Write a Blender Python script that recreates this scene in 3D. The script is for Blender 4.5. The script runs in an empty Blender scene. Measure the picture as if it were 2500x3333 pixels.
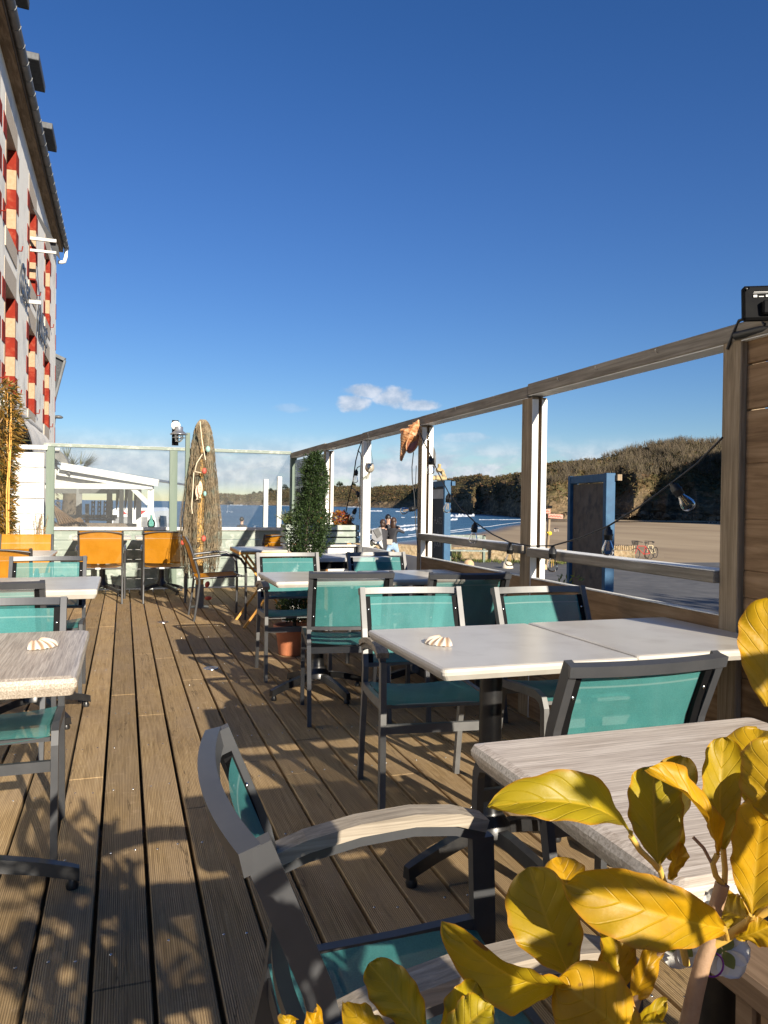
import bpy, math, random
from mathutils import Vector, Matrix, noise as mn
rng = random.Random(7)
sc = bpy.context.scene
COL = sc.collection
R = math.radians

# ------------------------------------------------------------------ camera
H = 1.2
FPX = 2503.0
yaw, pit, rol = R(18.7), R(0.63), R(0.75)
FW = Vector((math.sin(yaw)*math.cos(pit), math.cos(yaw)*math.cos(pit), -math.sin(pit)))
_r0 = Vector((math.cos(yaw), -math.sin(yaw), 0)); _u0 = _r0.cross(FW)
RT = _r0*math.cos(rol) + _u0*math.sin(rol)
UP = -_r0*math.sin(rol) + _u0*math.cos(rol)
CAM = Vector((0, 0, H))
cam = bpy.data.cameras.new('camera'); camo = bpy.data.objects.new('camera', cam); COL.objects.link(camo)
m = Matrix((RT, UP, -FW)).transposed().to_4x4(); m.translation = CAM
camo.matrix_world = m
cam.sensor_fit = 'AUTO'; cam.sensor_width = 36; cam.lens = FPX*36/3333.0
cam.clip_start = 0.02; cam.clip_end = 40000
sc.camera = camo

def ray(px, py): return FW + RT*((px-1250)/FPX) - UP*((py-1666.5)/FPX)
def D(px, py, d): return CAM + ray(px, py)*d
def G(px, d, z):                                   # a place on the ground: bearing of a column, distance, height
    r = ray(px, 1640.0); v = CAM + r*d; v.z = z; return v

# ------------------------------------------------------------------ mesh builder
class MB:
    def __init__(s): s.v = []; s.f = []; s.mi = []; s.cm = 0; s.sm = set()
    def add(s, vs, fs, smooth=False):
        o = len(s.v); s.v += [tuple(v) for v in vs]
        for f in fs:
            if smooth: s.sm.add(len(s.f))
            s.f.append([i+o for i in f]); s.mi.append(s.cm)
        return s
    def box(s, c, d, rz=0, M=None, bev=0):
        x, y, z = d[0]/2, d[1]/2, d[2]/2
        if bev:
            b = min(bev, x*.9, y*.9, z*.9); vs = []
            for sx in (-1, 1):
                for sy in (-1, 1):
                    for sz in (-1, 1):
                        vs += [(sx*(x-b), sy*(y-b), sz*z), (sx*(x-b), sy*y, sz*(z-b)), (sx*x, sy*(y-b), sz*(z-b))]
            def I(sx, sy, sz, k): return ((sx > 0)*4 + (sy > 0)*2 + (sz > 0))*3 + k
            fs = []
            for q in (-1, 1):
                fs.append([I(-1,-1,q,0), I(1,-1,q,0), I(1,1,q,0), I(-1,1,q,0)][::q])
                fs.append([I(-1,q,-1,1), I(-1,q,1,1), I(1,q,1,1), I(1,q,-1,1)][::q])
                fs.append([I(q,-1,-1,2), I(q,1,-1,2), I(q,1,1,2), I(q,-1,1,2)][::q])
                for p in (-1, 1):
                    fs.append([I(-1,q,p,0), I(1,q,p,0), I(1,q,p,1), I(-1,q,p,1)][::-q*p])
                    fs.append([I(q,-1,p,0), I(q,1,p,0), I(q,1,p,2), I(q,-1,p,2)][::q*p])
                    fs.append([I(q,p,-1,1), I(q,p,1,1), I(q,p,1,2), I(q,p,-1,2)][::-q*p])
                    for t in (-1, 1): fs.append([I(q,p,t,0), I(q,p,t,1), I(q,p,t,2)][::q*p*t])
        else:
            vs = [(a*x, b*y, c_*z) for a in (-1, 1) for b in (-1, 1) for c_ in (-1, 1)]
            fs = [(0,1,3,2), (4,6,7,5), (0,4,5,1), (2,3,7,6), (0,2,6,4), (1,5,7,3)]
        T = Matrix.Translation(c) @ (M.to_4x4() if M else Matrix.Rotation(rz, 4, 'Z'))
        return s.add([T @ Vector(v) for v in vs], fs)
    def bar(s, a, b, w, h, up=(0, 0, 1), bev=0):      # box from a to b, w across, h along up
        a, b = Vector(a), Vector(b); y = (b-a); L = y.length; y.normalize()
        x = y.cross(Vector(up))
        if x.length < 1e-4: x = y.cross(Vector((1, 0, 0)))
        x.normalize(); z = x.cross(y)
        return s.box((a+b)/2, (w, L, h), M=Matrix((x, y, z)).transposed(), bev=bev)
    def tube(s, pts, r, n=8, cap=True, smooth=True):
        pts = [Vector(p) for p in pts]; k = len(pts)
        rs = r if isinstance(r, (list, tuple)) else [r]*k
        vs = []; X = None
        for i, p in enumerate(pts):
            t = (pts[min(i+1, k-1)] - pts[max(i-1, 0)]).normalized()
            if X is None:
                X = t.cross(Vector((0, 0, 1)))
                if X.length < .05: X = t.cross(Vector((1, 0, 0)))
            X = (X - t*X.dot(t)).normalized(); Yv = t.cross(X)
            for j in range(n):
                a = 2*math.pi*j/n; vs.append(p + (X*math.cos(a) + Yv*math.sin(a))*rs[i])
        fs = [[i*n+j, i*n+(j+1) % n, (i+1)*n+(j+1) % n, (i+1)*n+j] for i in range(k-1) for j in range(n)]
        s.add(vs, fs, smooth)
        if cap and n > 2: s.add(vs[:n], [list(range(n))[::-1]]); s.add(vs[-n:], [list(range(n))])
        return s
    def rib(s, pts, w, h, side=(1, 0, 0)):             # swept rectangle: w along side, h along the other normal
        pts = [Vector(p) for p in pts]; k = len(pts); vs = []; S = Vector(side).normalized()
        for i, p in enumerate(pts):
            if 0 < i < k-1:
                t1 = (p-pts[i-1]).normalized(); t2 = (pts[i+1]-p).normalized(); t = (t1+t2).normalized(); sc_ = 1/max(.5, t.dot(t1))
            else: t = (pts[min(i+1, k-1)]-pts[max(i-1, 0)]).normalized(); sc_ = 1
            x = (S - t*S.dot(t)).normalized(); n_ = t.cross(x)
            for a, b in ((-1, -1), (1, -1), (1, 1), (-1, 1)): vs.append(p + x*a*w/2 + n_*b*h/2*sc_)
        fs = [[i*4+j, i*4+(j+1) % 4, (i+1)*4+(j+1) % 4, (i+1)*4+j] for i in range(k-1) for j in range(4)]
        fs += [[3, 2, 1, 0], [4*k-4, 4*k-3, 4*k-2, 4*k-1]]
        return s.add(vs, fs)
    def lathe(s, prof, c=(0, 0, 0), n=24, M=None, smooth=True):
        vs = []; T = Matrix.Translation(c) @ (M.to_4x4() if M else Matrix.Identity(4))
        for r_, z in prof:
            for j in range(n): a = 2*math.pi*j/n; vs.append(T @ Vector((r_*math.cos(a), r_*math.sin(a), z)))
        k = len(prof)
        fs = [[i*n+j, i*n+(j+1) % n, (i+1)*n+(j+1) % n, (i+1)*n+j] for i in range(k-1) for j in range(n)]
        s.add(vs, fs, smooth)
        return s
    def grid(s, fn, nu, nv, smooth=True, closed=False):
        vs = [fn(i/nu, j/nv) for j in range(nv+1) for i in range(nu+1)]
        w = nu+1
        return s.add(vs, [[j*w+i, j*w+i+1, (j+1)*w+i+1, (j+1)*w+i] for j in range(nv) for i in range(nu)], smooth)
    def sphere(s, c, r, n=12, m_=8, sc3=(1, 1, 1), M=None):
        vs = []; c = Vector(c)
        for i in range(m_+1):
            th = math.pi*i/m_
            for j in range(n):
                a = 2*math.pi*j/n; p = Vector((r*math.sin(th)*math.cos(a)*sc3[0], r*math.sin(th)*math.sin(a)*sc3[1], r*math.cos(th)*sc3[2]))
                vs.append(c + (M @ p if M else p))
        return s.add(vs, [[i*n+j, (i+1)*n+j, (i+1)*n+(j+1) % n, i*n+(j+1) % n] for i in range(m_) for j in range(n)], True)
    def prism(s, poly, a, b):                           # polygon of 3-D points moved from offset a to offset b
        a, b = Vector(a), Vector(b); n = len(poly); P = [Vector(p) for p in poly]
        s.add([p+a for p in P] + [p+b for p in P], [list(range(n))[::-1], list(range(n, 2*n))] + [[i, (i+1) % n, n+(i+1) % n, n+i] for i in range(n)])
        return s
    def build(s, name, mat, parent=None, loc=None):
        me = bpy.data.meshes.new(name); me.from_pydata(s.v, [], s.f); me.update()
        for mt in (mat if isinstance(mat, (list, tuple)) else [mat]): me.materials.append(mt)
        for i, p in enumerate(me.polygons):
            p.material_index = s.mi[i]
            p.use_smooth = i in s.sm
        o = bpy.data.objects.new(name, me); COL.objects.link(o)
        if parent: o.parent = parent
        if loc is not None: o.location = loc
        return o

def tag(o, label, cat, group=None):
    o['label'] = label; o['category'] = cat
    if group: o['group'] = group
    return o
def empty(name, loc, label, cat, group=None, rz=0):
    o = bpy.data.objects.new(name, None); COL.objects.link(o); o.location = loc; o.rotation_euler[2] = rz
    o.empty_display_size = .05
    return tag(o, label, cat, group)
def structure(o): o['kind'] = 'structure'; return o
def stuff(o): o['kind'] = 'stuff'; return o
def dup(root, loc, rz, label, group=None):
    r_ = root.copy(); COL.objects.link(r_); r_.location = loc; r_.rotation_euler = (0, 0, rz); r_['label'] = label
    if group: r_['group'] = group
    for ch in list(root.children):
        c = ch.copy(); COL.objects.link(c); c.parent = r_
        for g in list(ch.children):
            d_ = g.copy(); COL.objects.link(d_); d_.parent = c
    return r_

# ------------------------------------------------------------------ materials
def newmat(name):
    mt = bpy.data.materials.new(name); mt.use_nodes = True; nt = mt.node_tree
    return mt, nt, nt.nodes['Principled BSDF']
def L(nt, a, b): nt.links.new(a, b)
def N(nt, t, **kw):
    n = nt.nodes.new(t)
    for k, v in kw.items():
        if k.startswith('i_'): n.inputs[k[2:].replace('_', ' ')].default_value = v
        else: setattr(n, k, v)
    return n
def pos(nt, scale=(1, 1, 1), rot=(0, 0, 0), obj=False):
    if obj: src = N(nt, 'ShaderNodeTexCoord').outputs['Object']
    else: src = N(nt, 'ShaderNodeNewGeometry').outputs['Position']
    mp = N(nt, 'ShaderNodeMapping'); mp.inputs['Scale'].default_value = scale; mp.inputs['Rotation'].default_value = rot
    L(nt, src, mp.inputs['Vector']); return mp.outputs['Vector']
def ramp(nt, fac, stops):
    r_ = N(nt, 'ShaderNodeValToRGB'); e = r_.color_ramp.elements
    while len(e) < len(stops): e.new(.5)
    for i, (p, c) in enumerate(stops):
        e[i].position = p; e[i].color = (*c, 1) if len(c) == 3 else c
    L(nt, fac, r_.inputs['Fac']); return r_.outputs['Color']
def noise(nt, vec, scale, detail=6, rough=.6, dist=0):
    n = N(nt, 'ShaderNodeTexNoise'); n.inputs['Scale'].default_value = scale; n.inputs['Detail'].default_value = detail
    n.inputs['Roughness'].default_value = rough; n.inputs['Distortion'].default_value = dist
    L(nt, vec, n.inputs['Vector']); return n.outputs['Fac']
def mixc(nt, fac, a, b, mode='MIX'):
    n = N(nt, 'ShaderNodeMix', data_type='RGBA', blend_type=mode)
    for k, v in (('Factor', fac), ('A', a), ('B', b)):
        sck = n.inputs[0] if k == 'Factor' else n.inputs[6 if k == 'A' else 7]
        if hasattr(v, 'is_output') or hasattr(v, 'links'): L(nt, v, sck)
        elif k == 'Factor': sck.default_value = v
        else: sck.default_value = (*v, 1)
    return n.outputs[2]
def bump(nt, bs, h, strength=.3, dist=.01, prev=None):
    b = N(nt, 'ShaderNodeBump'); b.inputs['Strength'].default_value = strength; b.inputs['Distance'].default_value = dist
    L(nt, h, b.inputs['Height'])
    if prev: L(nt, prev, b.inputs['Normal'])
    L(nt, b.outputs['Normal'], bs.inputs['Normal']); return b.outputs['Normal']
def math_(nt, op, a, b=None):
    n = N(nt, 'ShaderNodeMath', operation=op)
    for i, v in enumerate((a, b)):
        if v is None: continue
        if hasattr(v, 'links'): L(nt, v, n.inputs[i])
        else: n.inputs[i].default_value = v
    return n.outputs[0]
def pbr(name, c1, c2=None, scale=8, stretch=(1, 1, 1), rot=(0, 0, 0), rough=.6, metal=0, bmp=0, bdist=.004, lo=.35, hi=.65, detail=6, obj=False, c3=None, sc3=2, spec=.5):
    mt, nt, bs = newmat(name)
    bs.inputs['Roughness'].default_value = rough; bs.inputs['Metallic'].default_value = metal; bs.inputs['Specular IOR Level'].default_value = spec
    if c2 is None: bs.inputs['Base Color'].default_value = (*c1, 1)
    else:
        v = pos(nt, stretch, rot, obj); f = noise(nt, v, scale, detail)
        c = ramp(nt, f, [(lo, c1), (hi, c2)])
        if c3: c = mixc(nt, ramp(nt, noise(nt, pos(nt, (1, 1, 1), (0, 0, 0), obj), sc3, 4), [(.5, (0, 0, 0)), (.7, (1, 1, 1))]), c, c3)
        L(nt, c, bs.inputs['Base Color'])
        if bmp: bump(nt, bs, f, bmp, bdist)
    return mt

M = {}
# weathered deck wood: one tone per board, long grain, fine grooves along the boards
mt, nt, bs = newmat('deck_wood')
P0 = N(nt, 'ShaderNodeNewGeometry').outputs['Position']
sx = N(nt, 'ShaderNodeSeparateXYZ'); L(nt, P0, sx.inputs[0])
idx = math_(nt, 'FLOOR', math_(nt, 'DIVIDE', math_(nt, 'ADD', sx.outputs[0], 3.0475), .149))
wn = N(nt, 'ShaderNodeTexWhiteNoise', noise_dimensions='1D'); L(nt, idx, wn.inputs['W'])
cmb = N(nt, 'ShaderNodeCombineXYZ'); L(nt, sx.outputs[0], cmb.inputs[0]); L(nt, math_(nt, 'ADD', sx.outputs[1], math_(nt, 'MULTIPLY', wn.outputs['Value'], 31.)), cmb.inputs[1]); L(nt, wn.outputs['Value'], cmb.inputs[2])
mp = N(nt, 'ShaderNodeMapping'); mp.inputs['Scale'].default_value = (28, 1.1, 1); L(nt, cmb.outputs[0], mp.inputs[0])
g1 = noise(nt, mp.outputs[0], 3.0, 8, .65, .8)
mp2 = N(nt, 'ShaderNodeMapping'); mp2.inputs['Scale'].default_value = (3, 1.2, 1); L(nt, cmb.outputs[0], mp2.inputs[0])
g2 = noise(nt, mp2.outputs[0], 2.2, 6, .6)
base = ramp(nt, g1, [(.25, (.178, .117, .050)), (.5, (.365, .253, .122)), (.78, (.54, .405, .222))])
base = mixc(nt, ramp(nt, g2, [(.35, (0, 0, 0)), (.7, (1, 1, 1))]), base, (.365, .265, .155))
tone = ramp(nt, wn.outputs['Value'], [(0, (.74, .72, .70)), (1, (1.12, 1.08, 1.04))])
base = mixc(nt, 1.0, base, tone, 'MULTIPLY')
stain = noise(nt, pos(nt, (1.6, .9, 1)), 1.6, 5, .65)
base = mixc(nt, ramp(nt, stain, [(.52, (0, 0, 0)), (.72, (.5, .5, .5))]), base, (.16, .105, .06))
blot = noise(nt, pos(nt), 14, 5, .7)
base = mixc(nt, ramp(nt, blot, [(.58, (0, 0, 0)), (.74, (.45, .45, .45))]), base, (.52, .38, .235))
mpk = N(nt, 'ShaderNodeMapping'); mpk.inputs['Scale'].default_value = (9, .55, 1); L(nt, cmb.outputs[0], mpk.inputs[0])
ck = noise(nt, mpk.outputs[0], 1.0, 7, .55)
crack = ramp(nt, math_(nt, 'ABSOLUTE', math_(nt, 'SUBTRACT', ck, .5)), [(0, (1, 1, 1)), (.006, (0, 0, 0))])
cmask = ramp(nt, noise(nt, pos(nt, (5, .7, 1)), 1.3, 2), [(.52, (0, 0, 0)), (.58, (1, 1, 1))])
crack = math_(nt, 'MULTIPLY', crack, cmask)
base = mixc(nt, math_(nt, 'MULTIPLY', crack, .75), base, (.045, .028, .014))
gro0 = math_(nt, 'PINGPONG', math_(nt, 'MULTIPLY', sx.outputs[0], 1/.0062), .5)
gcol = ramp(nt, math_(nt, 'MULTIPLY', gro0, math_(nt, 'ADD', g1, .35)), [(.06, (.62, .60, .58)), (.30, (1.1, 1.1, 1.1))])
base = mixc(nt, 1.0, base, gcol, 'MULTIPLY')
L(nt, base, bs.inputs['Base Color']); bs.inputs['Roughness'].default_value = .78; bs.inputs['Specular IOR Level'].default_value = .25
gro = math_(nt, 'PINGPONG', math_(nt, 'MULTIPLY', sx.outputs[0], 1/.0058), .5)
gro = math_(nt, 'MULTIPLY', gro, math_(nt, 'ADD', g1, .3))
hh = math_(nt, 'ADD', math_(nt, 'MULTIPLY', gro, 1.0), math_(nt, 'MULTIPLY', g1, 1.2))
hh = math_(nt, 'SUBTRACT', hh, math_(nt, 'MULTIPLY', crack, .8))
bump(nt, bs, hh, .55, .0035)
M['deck'] = mt

def wood(name, dark, mid, light, axis, rough=.75, fine=26, bm=.35, sc_=2.5, obj=False):
    mt, nt, bs = newmat(name)
    st = [fine, fine, fine]; st[axis] = 1.2
    f = noise(nt, pos(nt, st, obj=obj), sc_, 8, .62, .5); g = noise(nt, pos(nt, (2, 2, 2), obj=obj), 1.5, 4)
    c = ramp(nt, f, [(.28, dark), (.5, mid), (.74, light)])
    c = mixc(nt, ramp(nt, g, [(.4, (0, 0, 0)), (.75, (.55, .55, .55))]), c, dark)
    L(nt, c, bs.inputs['Base Color']); bs.inputs['Roughness'].default_value = rough; bs.inputs['Specular IOR Level'].default_value = .25
    bump(nt, bs, f, bm, .004); return mt
M['rail_y'] = wood('weathered_timber_rail', (.13, .108, .082), (.24, .205, .16), (.36, .315, .255), 1)
M['post_z'] = wood('weathered_timber_post', (.14, .10, .06), (.27, .20, .125), (.40, .31, .21), 2)
M['plank_y'] = wood('brown_plank', (.125, .072, .034), (.24, .145, .074), (.34, .222, .128), 1, fine=14)
M['plank_x'] = wood('planter_plank', (.10, .06, .032), (.20, .13, .075), (.32, .23, .15), 1, fine=22)
M['block'] = wood('timber_leg', (.25, .11, .035), (.48, .24, .09), (.62, .36, .16), 2, fine=20, sc_=3.5)
M['teak'] = wood('grey_teak', (.17, .14, .105), (.33, .28, .215), (.50, .43, .34), 1, fine=46, bm=.3, obj=True)
M['teak_obj'] = M['teak']
M['pole'] = wood('yellow_pole_wood', (.42, .22, .05), (.62, .36, .10), (.72, .48, .18), 2)
M['slat'] = wood('dark_slat', (.07, .04, .02), (.16, .10, .055), (.30, .21, .13), 2)
M['white'] = pbr('white_paint', (.70, .69, .65), (.58, .57, .53), 9, (1, 1, .3), rough=.55, bmp=.15, lo=.45, hi=.8)
M['white_top'] = pbr('worn_white_paint', (.66, .65, .61), (.42, .40, .36), 30, (1, .4, 1), rough=.7, bmp=.35, lo=.45, hi=.72)
M['sage'] = pbr('sage_paint', (.20, .24, .203), (.275, .315, .27), 10, (.12, 1, 1), rough=.75, bmp=.25, c3=(.41, .43, .38), sc3=14)
M['sage_z'] = pbr('sage_paint_post', (.105, .145, .110), (.15, .19, .148), 10, (1, 1, .12), rough=.65, bmp=.25)
M['cream_wall'] = pbr('cream_lime_wall', (.95, .90, .79), (.86, .80, .69), 7, (1, 1, .35), rough=.85, bmp=.12, bdist=.02, lo=.45, hi=.8, c3=(.66, .63, .57), sc3=1.3)
M['red'] = pbr('red_quoin', (.235, .020, .009), (.19, .017, .008), 6, rough=.85, bmp=.2, spec=.2, c3=(.30, .06, .03), sc3=9)
M['sandstone'] = pbr('cream_quoin', (.42, .29, .18), (.36, .23, .13), 22, rough=.8, bmp=.3)
M['granite'] = pbr('granite_band', (.40, .33, .25), (.55, .47, .37), 60, rough=.85, bmp=.2)
M['soffit'] = wood('soffit_board', (.10, .065, .035), (.22, .15, .085), (.36, .27, .18), 1, fine=9)
M['zinc'] = pbr('zinc_gutter', (.16, .165, .165), (.22, .225, .225), 4, rough=.6, metal=.2)
M['slate'] = pbr('slate', (.045, .048, .052), (.085, .09, .095), 16, rough=.6, bmp=.3)
M['frame'] = pbr('anthracite_frame', (.052, .054, .058), (.066, .067, .07), 12, rough=.42, metal=.25, bmp=.03)
M['frame_grey'] = pbr('grey_aluminium', (.115, .113, .110), (.15, .148, .142), 12, rough=.45, metal=.2)
M['tube'] = pbr('grey_tube', (.075, .075, .078), (.10, .10, .10), 8, rough=.35, metal=.5)
M['iron'] = pbr('black_cast_iron', (.012, .012, .013), (.022, .021, .02), 30, rough=.35, bmp=.15)
M['blackp'] = pbr('black_plastic', (.004, .004, .005), (.007, .007, .007), 20, rough=.7, spec=.12)
M['rubber'] = pbr('black_rubber', (.01, .01, .01), rough=.5)
M['steel'] = pbr('steel', (.55, .55, .55), rough=.25, metal=1)
M['silver'] = pbr('brushed_silver', (.42, .42, .42), (.5, .5, .5), 5, rough=.3, metal=.8)
M['laminate'] = pbr('white_laminate', (.46, .425, .365), (.51, .475, .415), 5, rough=.3, spec=.35, c3=(.42, .38, .32), sc3=7)
M['blue'] = pbr('blue_paint', (.010, .066, .145), (.014, .085, .18), 9, rough=.6, c3=(.022, .10, .19), sc3=12)
M['board_back'] = pbr('board_back', (.095, .070, .05), (.14, .11, .083), 6, rough=.8, c3=(.05, .045, .04), sc3=7)
M['chalkboard'] = pbr('chalkboard', (.022, .022, .021), (.035, .034, .032), 5, rough=.7)
M['chalk'] = pbr('chalk', (.30, .30, .29), rough=.9)
M['terracotta'] = pbr('terracotta', (.50, .165, .07), (.60, .22, .10), 9, rough=.8, bmp=.15)
M['soil'] = pbr('soil', (.03, .02, .012), (.06, .04, .025), 40, rough=1, bmp=.6)
M['canvas'] = pbr('grey_canvas', (.10, .095, .085), (.16, .15, .135), 6, rough=.8)
M['canvas_w'] = pbr('pale_canvas', (.62, .59, .54), (.48, .46, .42), 8, rough=.8)
M['black_cloth'] = pbr('black_cloth', (.02, .021, .024), (.035, .036, .04), 9, rough=.7)
M['asphalt'] = pbr('asphalt', (.075, .073, .070), (.12, .115, .108), 2.2, rough=.85, bmp=.5, bdist=.01, c3=(.06, .058, .056), sc3=.35)
M['stonewall'] = pbr('rubble_wall', (.30, .20, .10), (.46, .36, .22), 9, rough=.9, bmp=.8, bdist=.05, c3=(.14, .12, .06), sc3=5)
M['bollard'] = pbr('ochre_stone', (.42, .27, .14), (.55, .38, .22), 14, rough=.85, bmp=.3)
M['bollard_pale'] = pbr('pale_stone', (.55, .47, .36), (.68, .60, .48), 14, rough=.85, bmp=.3)
M['statue'] = pbr('mossy_statue', (.34, .27, .17), (.48, .36, .14), 25, rough=.9, bmp=.5, c3=(.16, .14, .11), sc3=16)
M['skin'] = pbr('skin', (.50, .29, .20), rough=.55)
M['hair'] = pbr('brown_hair', (.028, .014, .009), (.06, .028, .016), 40, rough=.5)
M['hair_dark'] = pbr('dark_hair', (.012, .01, .009), rough=.45)
M['jacket'] = pbr('dark_jacket', (.02, .02, .024), (.032, .03, .034), 20, rough=.75)
M['jean'] = pbr('pale_jean', (.22, .33, .48), (.32, .43, .56), 25, rough=.85)
M['cream_cloth'] = pbr('cream_cloth', (.70, .60, .50), rough=.85)
M['shell_in'] = pbr('shell_orange', (.16, .045, .018), (.30, .095, .04), 14, rough=.35)
M['fishpaint'] = pbr('fish_cream', (.72, .58, .42), (.62, .44, .30), 30, rough=.7)
M['redfloat'] = pbr('red_float', (.42, .06, .035), (.55, .11, .07), 14, rough=.6)
M['greenfloat'] = pbr('green_float', (.22, .40, .36), (.30, .5, .45), 14, rough=.6)
M['rope'] = pbr('pale_rope', (.60, .50, .34), (.70, .60, .44), 90, rough=.9)
M['net'] = pbr('fishing_net', (.17, .125, .07), (.33, .26, .165), 9, rough=.9, c3=(.11, .14, .11), sc3=7)
M['trunk'] = pbr('bark', (.055, .042, .03), (.11, .085, .06), 12, rough=.95, bmp=.6)
M['bamboo'] = pbr('orange_cane', (.62, .29, .05), (.72, .42, .10), 5, rough=.5)
M['vanw'] = pbr('white_car_paint', (.78, .78, .77), rough=.25)
M['redstripe'] = pbr('red_stripe', (.55, .03, .03), rough=.4)
M['bikered'] = pbr('red_bike_paint', (.50, .03, .02), rough=.35)
M['bikecream'] = pbr('cream_bike_paint', (.60, .50, .30), rough=.35)
M['beige'] = pbr('cream_scooter', (.72, .66, .48), rough=.35)
M['greybox'] = pbr('grey_topbox', (.20, .20, .21), (.27, .27, .27), 6, rough=.5)
M['sign'] = pbr('sign_arm', (.66, .32, .24), (.60, .26, .19), 30, rough=.7)
M['signr'] = pbr('sign_red', (.45, .09, .06), rough=.7)
M['yellow'] = pbr('yellow_plastic', (.70, .50, .03), rough=.5)
M['yellow_edge'] = pbr('yellow_edge_wood', (.58, .25, .03), (.66, .33, .06), 9, rough=.5)
M['flower_w'] = pbr('white_petal', (.58, .57, .53), rough=.7)
M['purple'] = pbr('purple_wire', (.16, .02, .20), rough=.3, metal=.6)
M['twig'] = pbr('plant_stem', (.27, .16, .09), (.36, .23, .13), 60, rough=.7, bmp=.3)
M['petiole'] = pbr('plant_petiole', (.50, .30, .05), (.58, .38, .08), 20, rough=.6)

def foliage(name, cols, scale=3, trans=.35, rough=.5):
    mt, nt, bs = newmat(name)
    ri = N(nt, 'ShaderNodeNewGeometry').outputs['Random Per Island']
    k = len(cols); c = ramp(nt, ri, [(i/(k-1), q) for i, q in enumerate(cols)])
    L(nt, c, bs.inputs['Base Color']); bs.inputs['Roughness'].default_value = rough
    tr = N(nt, 'ShaderNodeBsdfTranslucent'); L(nt, c, tr.inputs['Color'])
    mx = N(nt, 'ShaderNodeMixShader'); mx.inputs[0].default_value = trans
    L(nt, bs.outputs[0], mx.inputs[1]); L(nt, tr.outputs[0], mx.inputs[2]); L(nt, mx.outputs[0], nt.nodes['Material Output'].inputs[0]); return mt
M['box_leaf'] = foliage('box_leaf', [(.018, .035, .010), (.04, .075, .02), (.03, .055, .016), (.075, .12, .03)], rough=.6)
M['bamboo_leaf'] = foliage('bamboo_leaf', [(.03, .045, .011), (.08, .075, .016), (.28, .14, .02), (.36, .20, .04), (.20, .12, .02)])
M['palm_leaf'] = foliage('palm_leaf', [(.05, .07, .025), (.13, .14, .05), (.20, .19, .07)])
M['autumn'] = foliage('autumn_leaf', [(.16, .02, .012), (.34, .06, .02), (.45, .17, .03), (.09, .06, .02), (.50, .30, .05)])
M['weeds'] = foliage('weed_leaf', [(.08, .11, .02), (.16, .19, .04), (.22, .22, .06)])
M['orange_flower'] = foliage('orange_flower', [(.6, .2, .04), (.65, .32, .06)])

def sling(name, c1, c2, transp, transl, ax=900):
    mt, nt, bs = newmat(name)
    v = pos(nt, (1, 1, 1), obj=True); sp = N(nt, 'ShaderNodeSeparateXYZ'); L(nt, v, sp.inputs[0])
    wv = math_(nt, 'MULTIPLY', math_(nt, 'PINGPONG', math_(nt, 'MULTIPLY', sp.outputs[0], 420.), .5), 1.)
    wz = math_(nt, 'PINGPONG', math_(nt, 'MULTIPLY', math_(nt, 'ADD', sp.outputs[2], sp.outputs[1]), 420.), .5)
    f = noise(nt, pos(nt, (60, 60, 60), obj=True), 5, 3)
    c = ramp(nt, f, [(.3, c1), (.7, c2)])
    hem = ramp(nt, math_(nt, 'ABSOLUTE', math_(nt, 'SUBTRACT', sp.outputs[2], .762)), [(.0, (.55, .55, .55)), (.0022, (.55, .55, .55)), (.003, (0, 0, 0))]) ; c = mixc(nt, hem, c, (.35, .45, .42))
    sag = noise(nt, pos(nt, (5, 5, 3)), 1.2, 3); c = mixc(nt, ramp(nt, sag, [(.4, (0, 0, 0)), (.75, (.35, .35, .35))]), c, tuple(min(1, q*1.5+.03) for q in c2))
    L(nt, c, bs.inputs['Base Color']); bs.inputs['Roughness'].default_value = .6; bs.inputs['Specular IOR Level'].default_value = .3
    bump(nt, bs, math_(nt, 'ADD', wv, wz), .5, .0008)
    tl = N(nt, 'ShaderNodeBsdfTranslucent'); L(nt, c, tl.inputs[0]); tp = N(nt, 'ShaderNodeBsdfTransparent')
    m1 = N(nt, 'ShaderNodeMixShader'); m1.inputs[0].default_value = transl; L(nt, bs.outputs[0], m1.inputs[1]); L(nt, tl.outputs[0], m1.inputs[2])
    m2 = N(nt, 'ShaderNodeMixShader'); m2.inputs[0].default_value = transp; L(nt, m1.outputs[0], m2.inputs[1]); L(nt, tp.outputs[0], m2.inputs[2])
    L(nt, m2.outputs[0], nt.nodes['Material Output'].inputs[0]); return mt
M['teal'] = sling('teal_sling', (.034, .165, .157), (.058, .235, .222), .27, .05)
M['orange'] = sling('yellow_sling', (.42, .165, .004), (.48, .20, .006), .05, .18)

def glassy(name, tint=(1, 1, 1), ior=1.45, rough=.0, dirt=0, dirtc=(.8, .8, .8)):
    mt, nt, bs = newmat(name)
    nt.nodes.remove(bs); tp = N(nt, 'ShaderNodeBsdfTransparent'); tp.inputs[0].default_value = (*tint, 1)
    gl = N(nt, 'ShaderNodeBsdfGlossy'); gl.inputs['Roughness'].default_value = rough
    fr = N(nt, 'ShaderNodeFresnel'); fr.inputs[0].default_value = ior
    mx = N(nt, 'ShaderNodeMixShader'); L(nt, fr.outputs[0], mx.inputs[0]); L(nt, tp.outputs[0], mx.inputs[1]); L(nt, gl.outputs[0], mx.inputs[2])
    out = mx.outputs[0]
    if dirt:
        df = N(nt, 'ShaderNodeBsdfDiffuse'); df.inputs[0].default_value = (*dirtc, 1)
        f = ramp(nt, noise(nt, pos(nt, (5, 1, 1.2)), 7, 4, .7), [(.66, (dirt*.12,)*3), (.80, (dirt,)*3)])
        m2 = N(nt, 'ShaderNodeMixShader'); L(nt, f, m2.inputs[0]); L(nt, out, m2.inputs[1]); L(nt, df.outputs[0], m2.inputs[2]); out = m2.outputs[0]
    L(nt, out, nt.nodes['Material Output'].inputs[0]); return mt
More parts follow.
